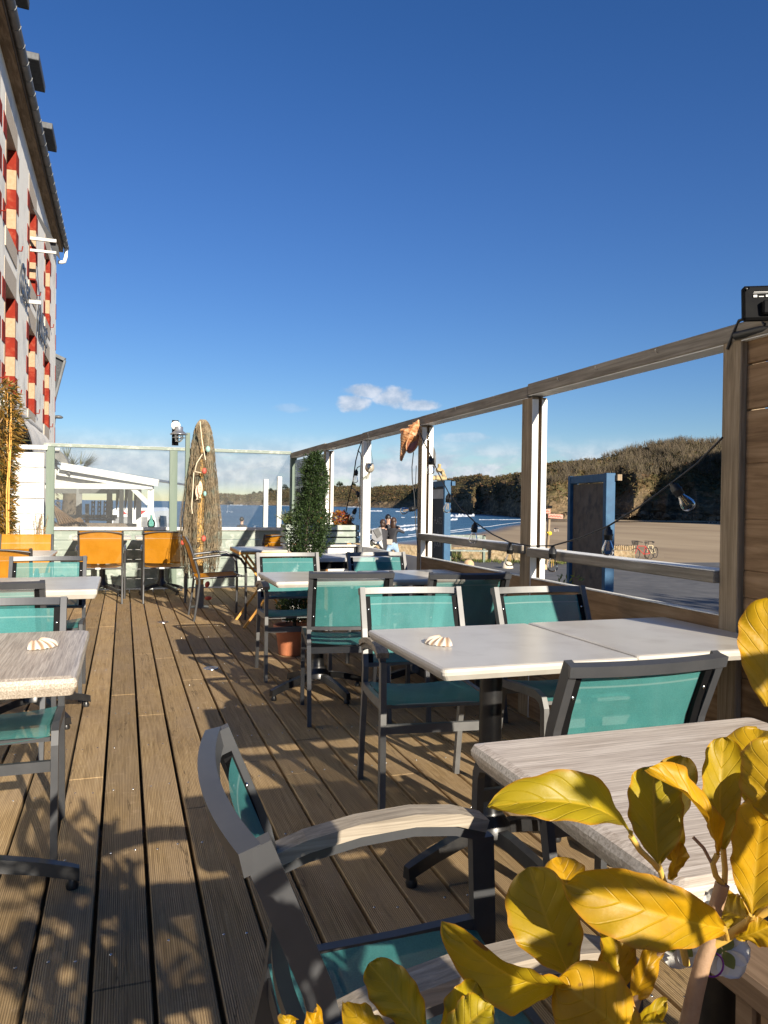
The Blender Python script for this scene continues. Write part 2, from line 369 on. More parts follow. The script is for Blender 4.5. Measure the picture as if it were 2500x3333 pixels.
M['pane'] = glassy('window_glass', (.93, .95, .95), dirt=.22)
M['bulb'] = glassy('bulb_glass', (.93, .935, .93), ior=1.32, dirt=.0)
M['bottle'] = glassy('green_bottle_glass', (.45, .72, .68), ior=1.5)
M['dark_glass'] = pbr('dark_window', (.012, .013, .015), rough=.08)
M['filament'] = pbr('filament', (.75, .45, .12), rough=.4)
M['brass'] = pbr('mosaic_glass', (.72, .68, .58), (.32, .24, .14), 70, rough=.2, metal=.35)

# oak laminate: long fine streaks
def oak(name, axis, a, b, c_):
    mt, nt, bs = newmat(name); st = [120, 120, 120]; st[axis] = 3.0
    f = noise(nt, pos(nt, [q*1.7 for q in st]), 1.0, 5, .75); g = noise(nt, pos(nt, [q/3 for q in st]), 1.0, 4)
    c = ramp(nt, f, [(.40, a), (.5, b), (.60, c_)]); c = mixc(nt, ramp(nt, g, [(.45, (0, 0, 0)), (.7, (.5, .5, .5))]), c, a)
    L(nt, c, bs.inputs['Base Color']); bs.inputs['Roughness'].default_value = .38; bump(nt, bs, f, .05, .0004); return mt
M['oak_x'] = oak('oak_laminate', 0, (.36, .285, .21), (.56, .475, .375), (.69, .60, .49))
M['oak_y'] = oak('oak_laminate_long', 1, (.27, .22, .17), (.44, .37, .29), (.56, .49, .40))

# yellow laurel leaf
mt, nt, bs = newmat('yellow_leaf')
uv = N(nt, 'ShaderNodeUVMap'); uv.uv_map = 'leaf'
su = N(nt, 'ShaderNodeSeparateXYZ'); L(nt, uv.outputs[0], su.inputs[0])
av = math_(nt, 'ABSOLUTE', su.outputs[0])
vein = math_(nt, 'PINGPONG', math_(nt, 'ADD', math_(nt, 'MULTIPLY', su.outputs[1], 7.0), math_(nt, 'MULTIPLY', av, -2.2)), .5)
vm = ramp(nt, vein, [(0, (1, 1, 1)), (.07, (0, 0, 0))])
mid = ramp(nt, av, [(.0, (1, 1, 1)), (.07, (0, 0, 0))])
f = noise(nt, pos(nt), 38, 6, .6)
ri = N(nt, 'ShaderNodeObjectInfo').outputs['Random']
c = ramp(nt, f, [(.3, (.39, .20, .002)), (.55, (.52, .272, .003)), (.75, (.58, .315, .004))])
c = mixc(nt, ramp(nt, ri, [(0, (0, 0, 0)), (1, (.8, .8, .8))]), c, (.30, .255, .008))
c = mixc(nt, ramp(nt, noise(nt, pos(nt), 13, 3, .5), [(.45, (0, 0, 0)), (.65, (.55, .55, .55))]), c, (.27, .22, .008))
edge = ramp(nt, av, [(.86, (0, 0, 0)), (1, (.8, .8, .8))])
c = mixc(nt, edge, c, (.42, .18, .01))
c = mixc(nt, math_(nt, 'MULTIPLY', vm, .20), c, (.60, .42, .035)); c = mixc(nt, math_(nt, 'MULTIPLY', mid, .5), c, (.60, .38, .03))
spot = ramp(nt, noise(nt, pos(nt), 26, 3, .5), [(.685, (0, 0, 0)), (.71, (.9, .9, .9))])
c = mixc(nt, spot, c, (.16, .06, .02))
L(nt, c, bs.inputs['Base Color']); bs.inputs['Roughness'].default_value = .46; bs.inputs['Specular IOR Level'].default_value = .35
bump(nt, bs, math_(nt, 'ADD', math_(nt, 'MULTIPLY', vm, -.5), math_(nt, 'MULTIPLY', f, .8)), .6, .0016)
tl = N(nt, 'ShaderNodeBsdfTranslucent'); L(nt, c, tl.inputs[0]); mx = N(nt, 'ShaderNodeMixShader'); mx.inputs[0].default_value = .3
L(nt, bs.outputs[0], mx.inputs[1]); L(nt, tl.outputs[0], mx.inputs[2]); L(nt, mx.outputs[0], nt.nodes['Material Output'].inputs[0])
M['leaf'] = mt
# ------------------------------------------------------------------ light
SUN_AZ = Vector((.2164, -.9763))             # horizontal direction towards the sun
SUN_EL = R(21.3)
sd = Vector((SUN_AZ.x*math.cos(SUN_EL), SUN_AZ.y*math.cos(SUN_EL), math.sin(SUN_EL)))
sl = bpy.data.lights.new('sun', 'SUN'); sl.energy = 5.0; sl.angle = R(.53); sl.color = (1.0, .91, .77)
so = bpy.data.objects.new('sun', sl); COL.objects.link(so); so.rotation_euler = sd.to_track_quat('Z', 'Y').to_euler()
w = bpy.data.worlds.new('World'); sc.world = w; w.use_nodes = True; nt = w.node_tree
bg = nt.nodes['Background']
sky = N(nt, 'ShaderNodeTexSky', sky_type='NISHITA'); sky.sun_disc = False; sky.sun_elevation = SUN_EL
sky.sun_rotation = math.atan2(SUN_AZ.x, SUN_AZ.y); sky.altitude = 0; sky.air_density = 1.0; sky.dust_density = .0; sky.ozone_density = 3.5
hs = N(nt, 'ShaderNodeHueSaturation'); hs.inputs['Saturation'].default_value = 1.25; hs.inputs['Value'].default_value = 1.0
L(nt, sky.outputs[0], hs.inputs['Color'])
tc = N(nt, 'ShaderNodeTexCoord'); nv = N(nt, 'ShaderNodeVectorMath', operation='NORMALIZE'); L(nt, tc.outputs['Generated'], nv.inputs[0])
se = N(nt, 'ShaderNodeSeparateXYZ'); L(nt, nv.outputs[0], se.inputs[0])
az = math_(nt, 'ARCTAN2', se.outputs[0], se.outputs[1]); el = math_(nt, 'ARCSINE', se.outputs[2])
cc = N(nt, 'ShaderNodeCombineXYZ'); L(nt, az, cc.inputs[0]); L(nt, math_(nt, 'MULTIPLY', el, 2.6), cc.inputs[1])
def sm(x, a, b):
    n = N(nt, 'ShaderNodeMapRange', interpolation_type='SMOOTHSTEP'); n.inputs['From Min'].default_value = a; n.inputs['From Max'].default_value = b
    L(nt, x, n.inputs['Value']); return n.outputs[0]
nb = noise(nt, cc.outputs[0], 9.0, 9, .62, .15)
nb2 = noise(nt, cc.outputs[0], 26.0, 8, .6, .2)
band = math_(nt, 'MULTIPLY', sm(el, .004, .03), sm(el, .095, .045))
azm = sm(az, R(24), R(2)); azm = math_(nt, 'ADD', math_(nt, 'MULTIPLY', azm, .75), .25)
dens = math_(nt, 'MULTIPLY', band, sm(math_(nt, 'ADD', nb, math_(nt, 'MULTIPLY', azm, .22)), .42, .62))
cc3 = N(nt, 'ShaderNodeCombineXYZ'); L(nt, az, cc3.inputs[0]); L(nt, math_(nt, 'MULTIPLY', el, 1.25), cc3.inputs[1])
nb3 = noise(nt, cc3.outputs[0], 38.0, 9, .58, .1)
# two small fair-weather clouds and a wisp
for a0, e0, ra, re in ((16.3, 7.35, 1.45, .85), (17.2, 8.3, 1.9, .6), (19.35, 7.85, 1.7, .95), (21.2, 7.35, 2.0, .5), (24.9, 4.9, 2.3, .5), (11.6, 6.9, 1.6, .4)):
    da = math_(nt, 'DIVIDE', math_(nt, 'SUBTRACT', az, R(a0)), R(ra)); de = math_(nt, 'DIVIDE', math_(nt, 'SUBTRACT', el, R(e0)), R(re))
    rr = math_(nt, 'ADD', math_(nt, 'MULTIPLY', da, da), math_(nt, 'MULTIPLY', de, de))
    amp = {4.9: .35, 6.9: .25}.get(e0, .9)
    blob = math_(nt, 'MULTIPLY', sm(math_(nt, 'SUBTRACT', math_(nt, 'ADD', math_(nt, 'SUBTRACT', 1.0, rr), math_(nt, 'MULTIPLY', nb3, 2.0)), 1.0), .05, .80), amp)
    dens = math_(nt, 'MAXIMUM', dens, blob)
lit = sm(math_(nt, 'ADD', nb3, math_(nt, 'MULTIPLY', nb, .5)), .60, .95)
ccol = mixc(nt, lit, (4.6, 5.4, 6.7), (8.0, 8.2, 8.8))
tint = mixc(nt, sm(el, .0, .45), (.86, .89, 1.0), (1.24, .93, 1.13)); skt = mixc(nt, 1.0, hs.outputs[0], tint, 'MULTIPLY')
skc = mixc(nt, math_(nt, 'MULTIPLY', dens, .85), skt, ccol)
L(nt, skc, bg.inputs[0]); bg.inputs[1].default_value = .054
sc.view_settings.view_transform = 'Standard'; sc.view_settings.look = 'None'; sc.view_settings.exposure = 0.95; sc.view_settings.gamma = 1.0
sc.render.engine = 'CYCLES'; sc.cycles.use_denoising = True; sc.cycles.max_bounces = 8; sc.cycles.transparent_max_bounces = 24
sc.cycles.sample_clamp_indirect = 6.0

# ------------------------------------------------------------------ setting: deck
mb = MB(); XG = -3.0475; PIT = .149
br = random.Random(3)
for k in range(36):
    x0 = XG + k*PIT + .006; x1 = x0 + .137
    if x0 > 2.19: break
    ys = [-1.6]; y = -1.6 + br.uniform(.8, 3.6)
    while y < 10.7: ys.append(y); y += br.choice([2.4, 3.0, 3.6, 1.8])
    ys.append(10.84)
    for a, b in zip(ys[:-1], ys[1:]):
        dz = br.uniform(-.0012, .0012)
        mb.box(((x0+x1)/2 + br.uniform(-.0008, .0008), (a+b)/2, -.014+dz), (.137, b-a-.0035, .028), bev=.003)
deck = structure(mb.build('deck', M['deck']))
mb = MB()                                   # screw heads in rows across the boards
for yy in (1.55, 2.15, 2.75, 3.35, 3.95, 4.55, 5.15, 5.75, 6.35, 6.95, 7.55, 8.15):
    for k in range(34):
        for o in (.035, .105):
            if br.random() < .75:
                mb.lathe([(.0042, -.001), (.0042, .0012), (.0022, .0016), (.0005, .0006)], (XG+k*PIT+.0045+o+br.uniform(-.006, .006), yy+br.uniform(-.02, .02), 0), n=8)
scr = stuff(mb.build('screw_heads', M['steel'], deck))
mb = MB()
for yy in (-1, 1, 3, 5, 7, 9, 10.7): mb.box((-.4, yy, -.09), (5.1, .06, .12))
mb.build('joists', M['plank_x'], deck)

# ------------------------------------------------------------------ setting: promenade, beach, sea
WALL = [(-1200, 38), (700, 34.5), (1290, 32), (1480, 31.2), (1680, 30.5), (2075, 29.5), (3800, 29)]
def lerp_tab(t, x):
    if x <= t[0][0]: return t[0][1]
    for (a, va), (b, vb) in zip(t[:-1], t[1:]):
        if x <= b: return va + (vb-va)*(x-a)/(b-a)
    return t[-1][1]
def gz(x, y):                              # promenade height: falls away from the terrace
    dd = max(x-2.3, y-11.0, 0.0)
    t = min(1, dd/13); t = t*t*(3-2*t)
    return -.42 - .53*t
def az_of(px): return yaw + math.atan((px-1250)/FPX)
azw = [(az_of(p), d/ math.cos(az_of(p)-yaw)) for p, d in WALL]
mb = MB(); na, nr = 300, 40
azs = [-math.pi + 2*math.pi*i/na for i in range(na+1)]
vs = []
for j in range(nr+1):
    for a in azs:
        rr = lerp_tab(azw, a) * (j/nr)**1.3
        vs.append((math.sin(a)*rr, math.cos(a)*rr, gz(math.sin(a)*rr, math.cos(a)*rr) if j < nr+1 else 0))
fs = [[j*(na+1)+i+1, j*(na+1)+i, (j+1)*(na+1)+i, (j+1)*(na+1)+i+1] for j in range(nr) for i in range(na)]
mb.add(vs, fs, True)
o0 = len(mb.v) - (na+1)
top = [Vector(v) for v in mb.v[o0:]]
mb.add(top + [Vector((v.x, v.y, -11)) for v in top], [[i+1, i, na+1+i, na+2+i] for i in range(na)])
structure(mb.build('promenade', M['asphalt']))

# beach sand, sinking below the sea along the waterline of the photograph
WLN = [(-1500, 120), (300, 130), (900, 145), (1240, 172), (1400, 200), (1480, 221), (1560, 258), (1650, 332), (1720, 430), (1800, 540), (1900, 700), (4200, 900)]
mt, nt, bs = newmat('sand')
P_ = N(nt, 'ShaderNodeNewGeometry').outputs['Position']; sp = N(nt, 'ShaderNodeSeparateXYZ'); L(nt, P_, sp.inputs[0])
f = noise(nt, pos(nt, (.05, .012, 1), (0, 0, R(20))), 1.0, 8, .6)
wet = math_(nt, 'ADD', sp.outputs[2], math_(nt, 'MULTIPLY', math_(nt, 'SUBTRACT', f, .5), .22))
dry = ramp(nt, f, [(.35, (.245, .17, .092)), (.5, (.32, .23, .128)), (.68, (.39, .288, .165))])
wm = ramp(nt, math_(nt, 'MULTIPLY_ADD', wet, 1.6) if False else math_(nt, 'MULTIPLY', math_(nt, 'ADD', wet, 8.02), 3.2), [(.0, (1, 1, 1)), (.75, (0, 0, 0))])
c = mixc(nt, wm, dry, (.075, .060, .046)); L(nt, c, bs.inputs['Base Color'])
rg = mixc(nt, wm, (.9, .9, .9), (.16, .16, .16)); L(nt, rg, bs.inputs['Roughness'])
bump(nt, bs, noise(nt, pos(nt, (.6, .25, 1)), 1.0, 6), .3, .2)
mb = MB(); nu, nv_ = 170, 90
def sandpt(u, v):
    px = -1500 + 5600*u; d = 30*(1000/30.0)**v; dw = lerp_tab(WLN, px)
    t = (dw-d)/max(30, dw*.35); t = max(-3, min(1.0, t))
    z = -8.0 + .32*t + .05*mn.noise(Vector((px*.004, d*.02, 0)))
    if d < 90: z += (90-d)/60*.0
    p = G(px, d, z); return p
mb.grid(sandpt, nu, nv_)
structure(mb.build('beach', mt))
# base sheet out to the horizon
mb = MB(); mb.add([(-30000, -30000, -11), (30000, -30000, -11), (30000, 30000, -11), (-30000, 30000, -11)], [(0, 1, 2, 3)])
structure(mb.build('ground', M['soil']))
mt, nt, bs = newmat('sea_water')
P_ = N(nt, 'ShaderNodeNewGeometry').outputs['Position']
f1 = noise(nt, pos(nt, (.010, .045, 1), (0, 0, R(-20))), 1.0, 9, .68, .6)
f2 = noise(nt, pos(nt, (.0012, .006, 1), (0, 0, R(-18))), 1.0, 5, .6)
c = ramp(nt, f2, [(.3, (.018, .058, .10)), (.7, (.035, .095, .145))])
cap = ramp(nt, f1, [(.66, (0, 0, 0)), (.70, (1, 1, 1))]); cap = mixc(nt, 1.0, cap, ramp(nt, f2, [(.45, (.0, .0, .0)), (.6, (.8, .8, .8))]), 'MULTIPLY')
c = mixc(nt, cap, c, (.6, .64, .66)); L(nt, c, bs.inputs['Base Color']); bs.inputs['Roughness'].default_value = .28; bs.inputs['IOR'].default_value = 1.33
bs.inputs['Specular IOR Level'].default_value = .35
bump(nt, bs, f1, 1.0, 3.0)
mb = MB()
def seapt(u, v):
    px = -3000 + 9000*u; d = 60*(20000/60.0)**v; p = G(px, d, -8.0); return p
mb.grid(seapt, 60, 60, smooth=True)
structure(mb.build('sea', mt))
# surf: irregular lines of broken water
M['foam'] = pbr('foam', (.80, .82, .83), (.62, .68, .72), .8, rough=.9, bmp=.6, bdist=.3)
mb = MB(); fr_ = random.Random(11)
def foamline(pts, wid, seg=90, hgt=.25, thr=-.25, seed=0):
    for i in range(seg):
        def pt(t):
            k = t*(len(pts)-1); a = min(int(k), len(pts)-2); q = k-a
            return pts[a][0]*(1-q)+pts[a+1][0]*q, pts[a][1]*(1-q)+pts[a+1][1]*q
        p0, d0 = pt(i/seg); p1, d1 = pt((i+1)/seg)
        if mn.noise(Vector((p0*.02, seed*3.3, d0*.01))) < thr: continue
        w0 = wid*(.35+.9*abs(mn.noise(Vector((p0*.05, seed, 1.7))))) ; w1 = wid*(.35+.9*abs(mn.noise(Vector((p1*.05, seed, 1.7)))))
        h0 = hgt*(.4+abs(mn.noise(Vector((p0*.09, seed, 5)))))
        jw = wid*.5
        j0 = jw*mn.noise(Vector((p0*.035, seed, 9))); j1 = jw*mn.noise(Vector((p1*.035, seed, 9)))
        A, B = G(p0, d0+j0-w0, -7.96), G(p1, d1+j1-w1, -7.96); C_, E_ = G(p1, d1+j1, -7.9+h0), G(p0, d0+j0, -7.9+h0); F_, H_ = G(p1, d1+j1+w1*1.2, -7.97), G(p0, d0+j0+w0*1.2, -7.97)
        mb.add([A, B, C_, E_, F_, H_], [(0, 1, 2, 3), (3, 2, 4, 5)])
foamline([(1100, 205), (1200, 232), (1300, 262), (1370, 290)], 20, 110, .9, -.95, 1)
foamline([(1180, 262), (1260, 285), (1400, 360)], 18, 110, .5, -.6, 2)
foamline([(1150, 182), (1290, 205), (1420, 236), (1500, 262), (1570, 300)], 4.2, 140, .05, -.8, 3)
foamline([(1330, 226), (1480, 272), (1600, 330), (1700, 420)], 5, 140, .05, -.7, 4)
foamline([(1440, 560), (1500, 600), (1545, 640)], 55, 60, 2.2, -.8, 5)
foamline([(1440, 430), (1470, 450), (1490, 470)], 26, 30, 1.3, -.9, 6)
foamline([(1560, 470), (1640, 480), (1740, 500)], 8, 80, .3, -.3, 7)
foamline([(690, 245), (760, 235), (850, 232), (900, 236)], 14, 90, 1.6, -.35, 8)
foamline([(500, 200), (640, 205), (760, 205)], 5, 90, .5, -.1, 9)
foamline([(700, 1950), (900, 1900), (1050, 1800), (1180, 1700)], 30, 160, 2., .05, 10)
foamline([(1180, 900), (1300, 880), (1350, 860)], 18, 60, 1.5, -.1, 12)
foamline([(1230, 480), (1340, 520), (1400, 560)], 14, 60, .5, 0, 13)
stuff(tag(mb.build('surf', M['foam']), 'white broken surf rolling in lines onto the beach', 'surf'))
# shallow stream lying across the sand below the far rocks
mt, nt, bs = newmat('shallow_water'); bs.inputs['Base Color'].default_value = (.05, .05, .05, 1); bs.inputs['Roughness'].default_value = .12
mb = MB()
mb.grid(lambda u, v: G(1760+900*u, 452+10*mn.noise(Vector((u*9, 0, 2)))+(26+9*mn.noise(Vector((u*14, 3, 0))))*(v-.5)*(1 if u > .05 else u*20), -7.60), 90, 3)
structure(mb.build('stream', mt))

# ------------------------------------------------------------------ setting: headland
HOR = lambda px: 1622.5 + .0131*px
RIDGE = [(660, 1632), (690, 1618), (706, 1606), (740, 1607), (790, 1613), (830, 1607), (880, 1599), (940, 1590), (1000, 1586), (1080, 1583), (1150, 1582), (1200, 1589), (1235, 1583), (1300, 1582), (1350, 1580), (1400, 1572), (1460, 1557), (1523, 1549), (1561, 1545), (1600, 1555), (1683, 1541), (1752, 1516), (1817, 1507), (1882, 1499), (1953, 1497), (1985, 1488), (2061, 1464), (2115, 1451), (2213, 1440), (2349, 1442), (2520, 1432), (2620, 1380), (2780, 1255), (3000, 1150), (3600, 1130), (4300, 1250)]
BASE = [(660, 2150), (1000, 2000), (1100, 1880), (1200, 1700), (1350, 1500), (1400, 1150), (1464, 900), (1570, 740), (1675, 625), (1746, 560), (1990, 545), (2343, 525), (2560, 470), (2800, 370), (3100, 310), (3500, 270), (4300, 230)]
def ridged(p): return 1-abs(mn.noise(p))*2
def hill(px, v):
    db = lerp_tab(BASE, px); wdt = .20*db + 40
    yr = lerp_tab(RIDGE, px); dr = db + wdt
    zr = 1.2 + (HOR(px)-yr)*dr/FPX; zb = -8.4
    hgt = zr-zb
    if v <= 1:
        pr = [(0, 0), (.06, .035), (.10, .06), (.22, .30), (.45, .58), (.8, .90), (1, 1)]
        z = zb + hgt*lerp_tab(pr, v)
    else: z = zr - (v-1)*hgt*.25
    d = db + wdt*v
    s = az_of(px)*db                         # metres along the shore
    fall = (1-v) if v < 1 else 0
    q_ = 58.0 if px > 1400 else 95.0
    g = ridged(Vector((s/q_, v*.9, 1.3))) + (.75 if px > 1400 else .5)*ridged(Vector((s/(q_*.42), v*1.6, 4.1)))
    d -= (g-.6)*wdt*(.46 if px > 1400 else .30)*(fall**.7)*min(1, v*5+.25)
    n_ = mn.fractal(Vector((s/26.0, d/26.0, z/18.0)), 1, 2, 5)
    z += n_*hgt*.055*min(1, v*8+.15)*(1 if v < .9 else .35)
    if v < .35:
        d += mn.fractal(Vector((s/9.0, z/7.0, 3)), 1, 2, 4)*5.5
        z += abs(mn.noise(Vector((s/6.0, d/6.0, 7))))*2.2*(1 if v > .015 else 0)
    return G(px, d, z)
mt, nt, bs = newmat('headland')
g_ = N(nt, 'ShaderNodeNewGeometry'); sp = N(nt, 'ShaderNodeSeparateXYZ'); L(nt, g_.outputs['Position'], sp.inputs[0]); sn = N(nt, 'ShaderNodeSeparateXYZ'); L(nt, g_.outputs['Normal'], sn.inputs[0])
n1 = noise(nt, pos(nt, (.02, .02, .02)), 1, 6, .6); n2 = noise(nt, pos(nt, (.12, .12, .12)), 1, 7, .65); n3 = noise(nt, pos(nt, (.06, .06, .22)), 1.6, 7, .7)
veg = ramp(nt, n2, [(.30, (.045, .038, .017)), (.5, (.090, .074, .034)), (.72, (.15, .118, .056))])
veg = mixc(nt, ramp(nt, n1, [(.52, (0, 0, 0)), (.66, (.75, .75, .75))]), veg, (.175, .090, .045))
veg = mixc(nt, ramp(nt, noise(nt, pos(nt, (.035, .035, .035)), 1.3, 4), [(.58, (0, 0, 0)), (.7, (.6, .6, .6))]), veg, (.07, .085, .026))
rock = ramp(nt, n3, [(.3, (.05, .04, .03)), (.48, (.15, .11, .065)), (.62, (.29, .20, .11)), (.8, (.38, .29, .19))])
hz = math_(nt, 'ADD', sp.outputs[2], math_(nt, 'MULTIPLY', math_(nt, 'SUBTRACT', n1, .5), 45))
hz = math_(nt, 'ADD', hz, math_(nt, 'MULTIPLY', math_(nt, 'SUBTRACT', sn.outputs[2], .55), 22))
rk = ramp(nt, math_(nt, 'DIVIDE', math_(nt, 'ADD', hz, 10), 40), [(.36, (1, 1, 1)), (.60, (0, 0, 0))])
c = mixc(nt, rk, veg, rock)
low = ramp(nt, math_(nt, 'DIVIDE', math_(nt, 'ADD', sp.outputs[2], 8.5), 10), [(.1, (1, 1, 1)), (.5, (0, 0, 0))])
c = mixc(nt, low, c, ramp(nt, n3, [(.35, (.07, .055, .038)), (.65, (.24, .18, .115))]))
L(nt, c, bs.inputs['Base Color']); bs.inputs['Roughness'].default_value = .95; bs.inputs['Specular IOR Level'].default_value = .1
bump(nt, bs, math_(nt, 'ADD', n2, n3), .9, 3.0)
mb = MB(); mb.grid(lambda u, v: hill(660 + 3640*u**1.0, v*1.35-.03), 620, 84, smooth=False)
structure(mb.build('headland', mt))

def vegmat(name, stops):
    mt, nt, bs = newmat(name); ri = N(nt, 'ShaderNodeNewGeometry').outputs['Random Per Island']
    L(nt, ramp(nt, ri, stops), bs.inputs['Base Color']); bs.inputs['Roughness'].default_value = .95; bs.inputs['Specular IOR Level'].default_value = .1; return mt
M['bush'] = vegmat('scrub', [(0, (.032, .030, .014)), (.35, (.068, .058, .025)), (.6, (.125, .098, .046)), (.8, (.14, .075, .04)), (1, (.085, .082, .034))])
M['wood'] = vegmat('bare_wood', [(0, (.06, .048, .034)), (.5, (.125, .10, .068)), (.8, (.17, .135, .092)), (1, (.10, .088, .042))])
M['rock'] = vegmat('boulder', [(0, (.06, .046, .032)), (.5, (.15, .11, .07)), (1, (.28, .21, .14))])
hr = random.Random(5)
def hrand(lo, hi, vlo, vhi): px = hr.uniform(lo, hi); v = hr.uniform(vlo, vhi); return px, v, hill(px, v)
mb = MB()
for i in range(10000):                       # scrub
    px, v, p = hrand(700, 3200, .20, 1.02)
    s_ = hr.uniform(.7, 1.9)*(1.0 if px > 1400 else 1.9)
    for q in range(5):
        c_ = p + Vector((hr.gauss(0, s_*.6), hr.gauss(0, s_*.6), hr.uniform(.1, 1.0)*s_))
        a = Vector((hr.gauss(0, 1), hr.gauss(0, 1), hr.gauss(0, .7))).normalized()*s_*.75; b = Vector((hr.gauss(0, 1), hr.gauss(0, 1), hr.gauss(0, 1))).normalized()*s_*.75
        mb.add([c_-a, c_+b, c_+a], [(0, 1, 2)])
stuff(tag(mb.build('scrub', M['bush']), 'olive and rust scrub covering the headland slopes', 'scrub'))
mb = MB()
for i in range(5200):                       # leafless woodland on the near hill
    px, v, p = hrand(1690, 3300, .36, 1.03)
    if mn.noise(Vector((px*.006, v*3, 2))) < -.18 and v < .9: continue
    if px < 1960 and v > .75: continue
    h = hr.uniform(5, 9.5)
    rtv = RT*1.0
    h *= .75+.5*abs(mn.noise(Vector((px*.02, v*9, 0))))
    for q in range(13):
        a = hr.uniform(-1, 1); b = hr.uniform(.45, 1.0)*(1-.25*a*a)
        tip = p + Vector((rtv.x*a*h*.42+hr.gauss(0, .6), rtv.y*a*h*.42+hr.gauss(0, .5), h*b)); st = p + Vector((0, 0, h*hr.uniform(0, .4)))
        wv = Vector((hr.gauss(0, 1), hr.gauss(0, 1), 0)).normalized()*hr.uniform(.05, .14)
        mb.add([st-wv, st+wv, tip+wv*.6, tip-wv*.6], [(0, 1, 2, 3)])
stuff(tag(mb.build('woodland', M['wood']), 'bare winter woodland on the hill right of the beach', 'woodland'))
mb = MB()
for i in range(3000):                       # boulders along the foot of the cliffs
    px, v, p = hrand(1380, 2700, -.02, .09)
    s_ = abs(hr.gauss(0, .8))+.5
    rm = Matrix.Rotation(hr.uniform(0, 6), 3, 'Z')
    vs = [p + rm @ Vector((x*s_*hr.uniform(.5, 1.2), y*s_*hr.uniform(.5, 1.2), z*s_*hr.uniform(.35, .8))) for x in (-1, 1) for y in (-1, 1) for z in (-1, 1)]
    mb.add(vs, [(0, 1, 3, 2), (4, 6, 7, 5), (0, 4, 5, 1), (2, 3, 7, 6), (0, 2, 6, 4), (1, 5, 7, 3)])
stuff(tag(mb.build('boulders', M['rock']), 'jumbled tan boulders along the foot of the cliffs', 'rocks'))
# pines standing on the far headland skyline
M['pine'] = vegmat('pine', [(0, (.014, .020, .010)), (1, (.04, .05, .022))])
for k, (px, hh, lb) in enumerate(((826, 9, 'round dark pine leftmost on the far headland skyline'), (846, 8, 'low pine second from the left on the far headland skyline'), (880, 12, 'broad dark pine in the middle of the far headland skyline'), (927, 18, 'tallest dark pine on the far headland skyline left of the corner post'), (955, 9, 'small pine just right of the tallest skyline pine'), (1105, 17, 'wide dark pine clump rising between the two white fence posts'), (1150, 11, 'low pine beside the white lantern post on the far skyline'))):
    b_ = hill(px, .93); t = empty('pine_tree', b_, lb, 'tree', 'pines on the far headland')
    tm = MB().tube([(0, 0, -2), (hr.uniform(-1, 1), 0, hh*.55), (hr.uniform(-1, 1), 0, hh*.8)], [1.0, .7, .3], 6); tm.build('trunk', M['trunk'], t)
    cm = MB()
    for i in range(900):
        th = hr.uniform(0, 6.28); r_ = hr.random()**.5*hh*.62; zz = hh*(.22+.78*hr.random()*(1-(r_/(hh*.62))**2*.75)); c_ = Vector((r_*math.cos(th), r_*math.sin(th)*.6, zz))
        if mn.noise(c_*.2+Vector((k*5, 0, 0))) < -.3: continue
        a = Vector((hr.gauss(0, 1), hr.gauss(0, 1), hr.gauss(0, .4)))*1.1; b = Vector((hr.gauss(0, 1), hr.gauss(0, 1), hr.gauss(0, .6)))*1.1
        cm.add([c_-a, c_+b, c_+a], [(0, 1, 2)])
    cm.build('crown', M['pine'], t)
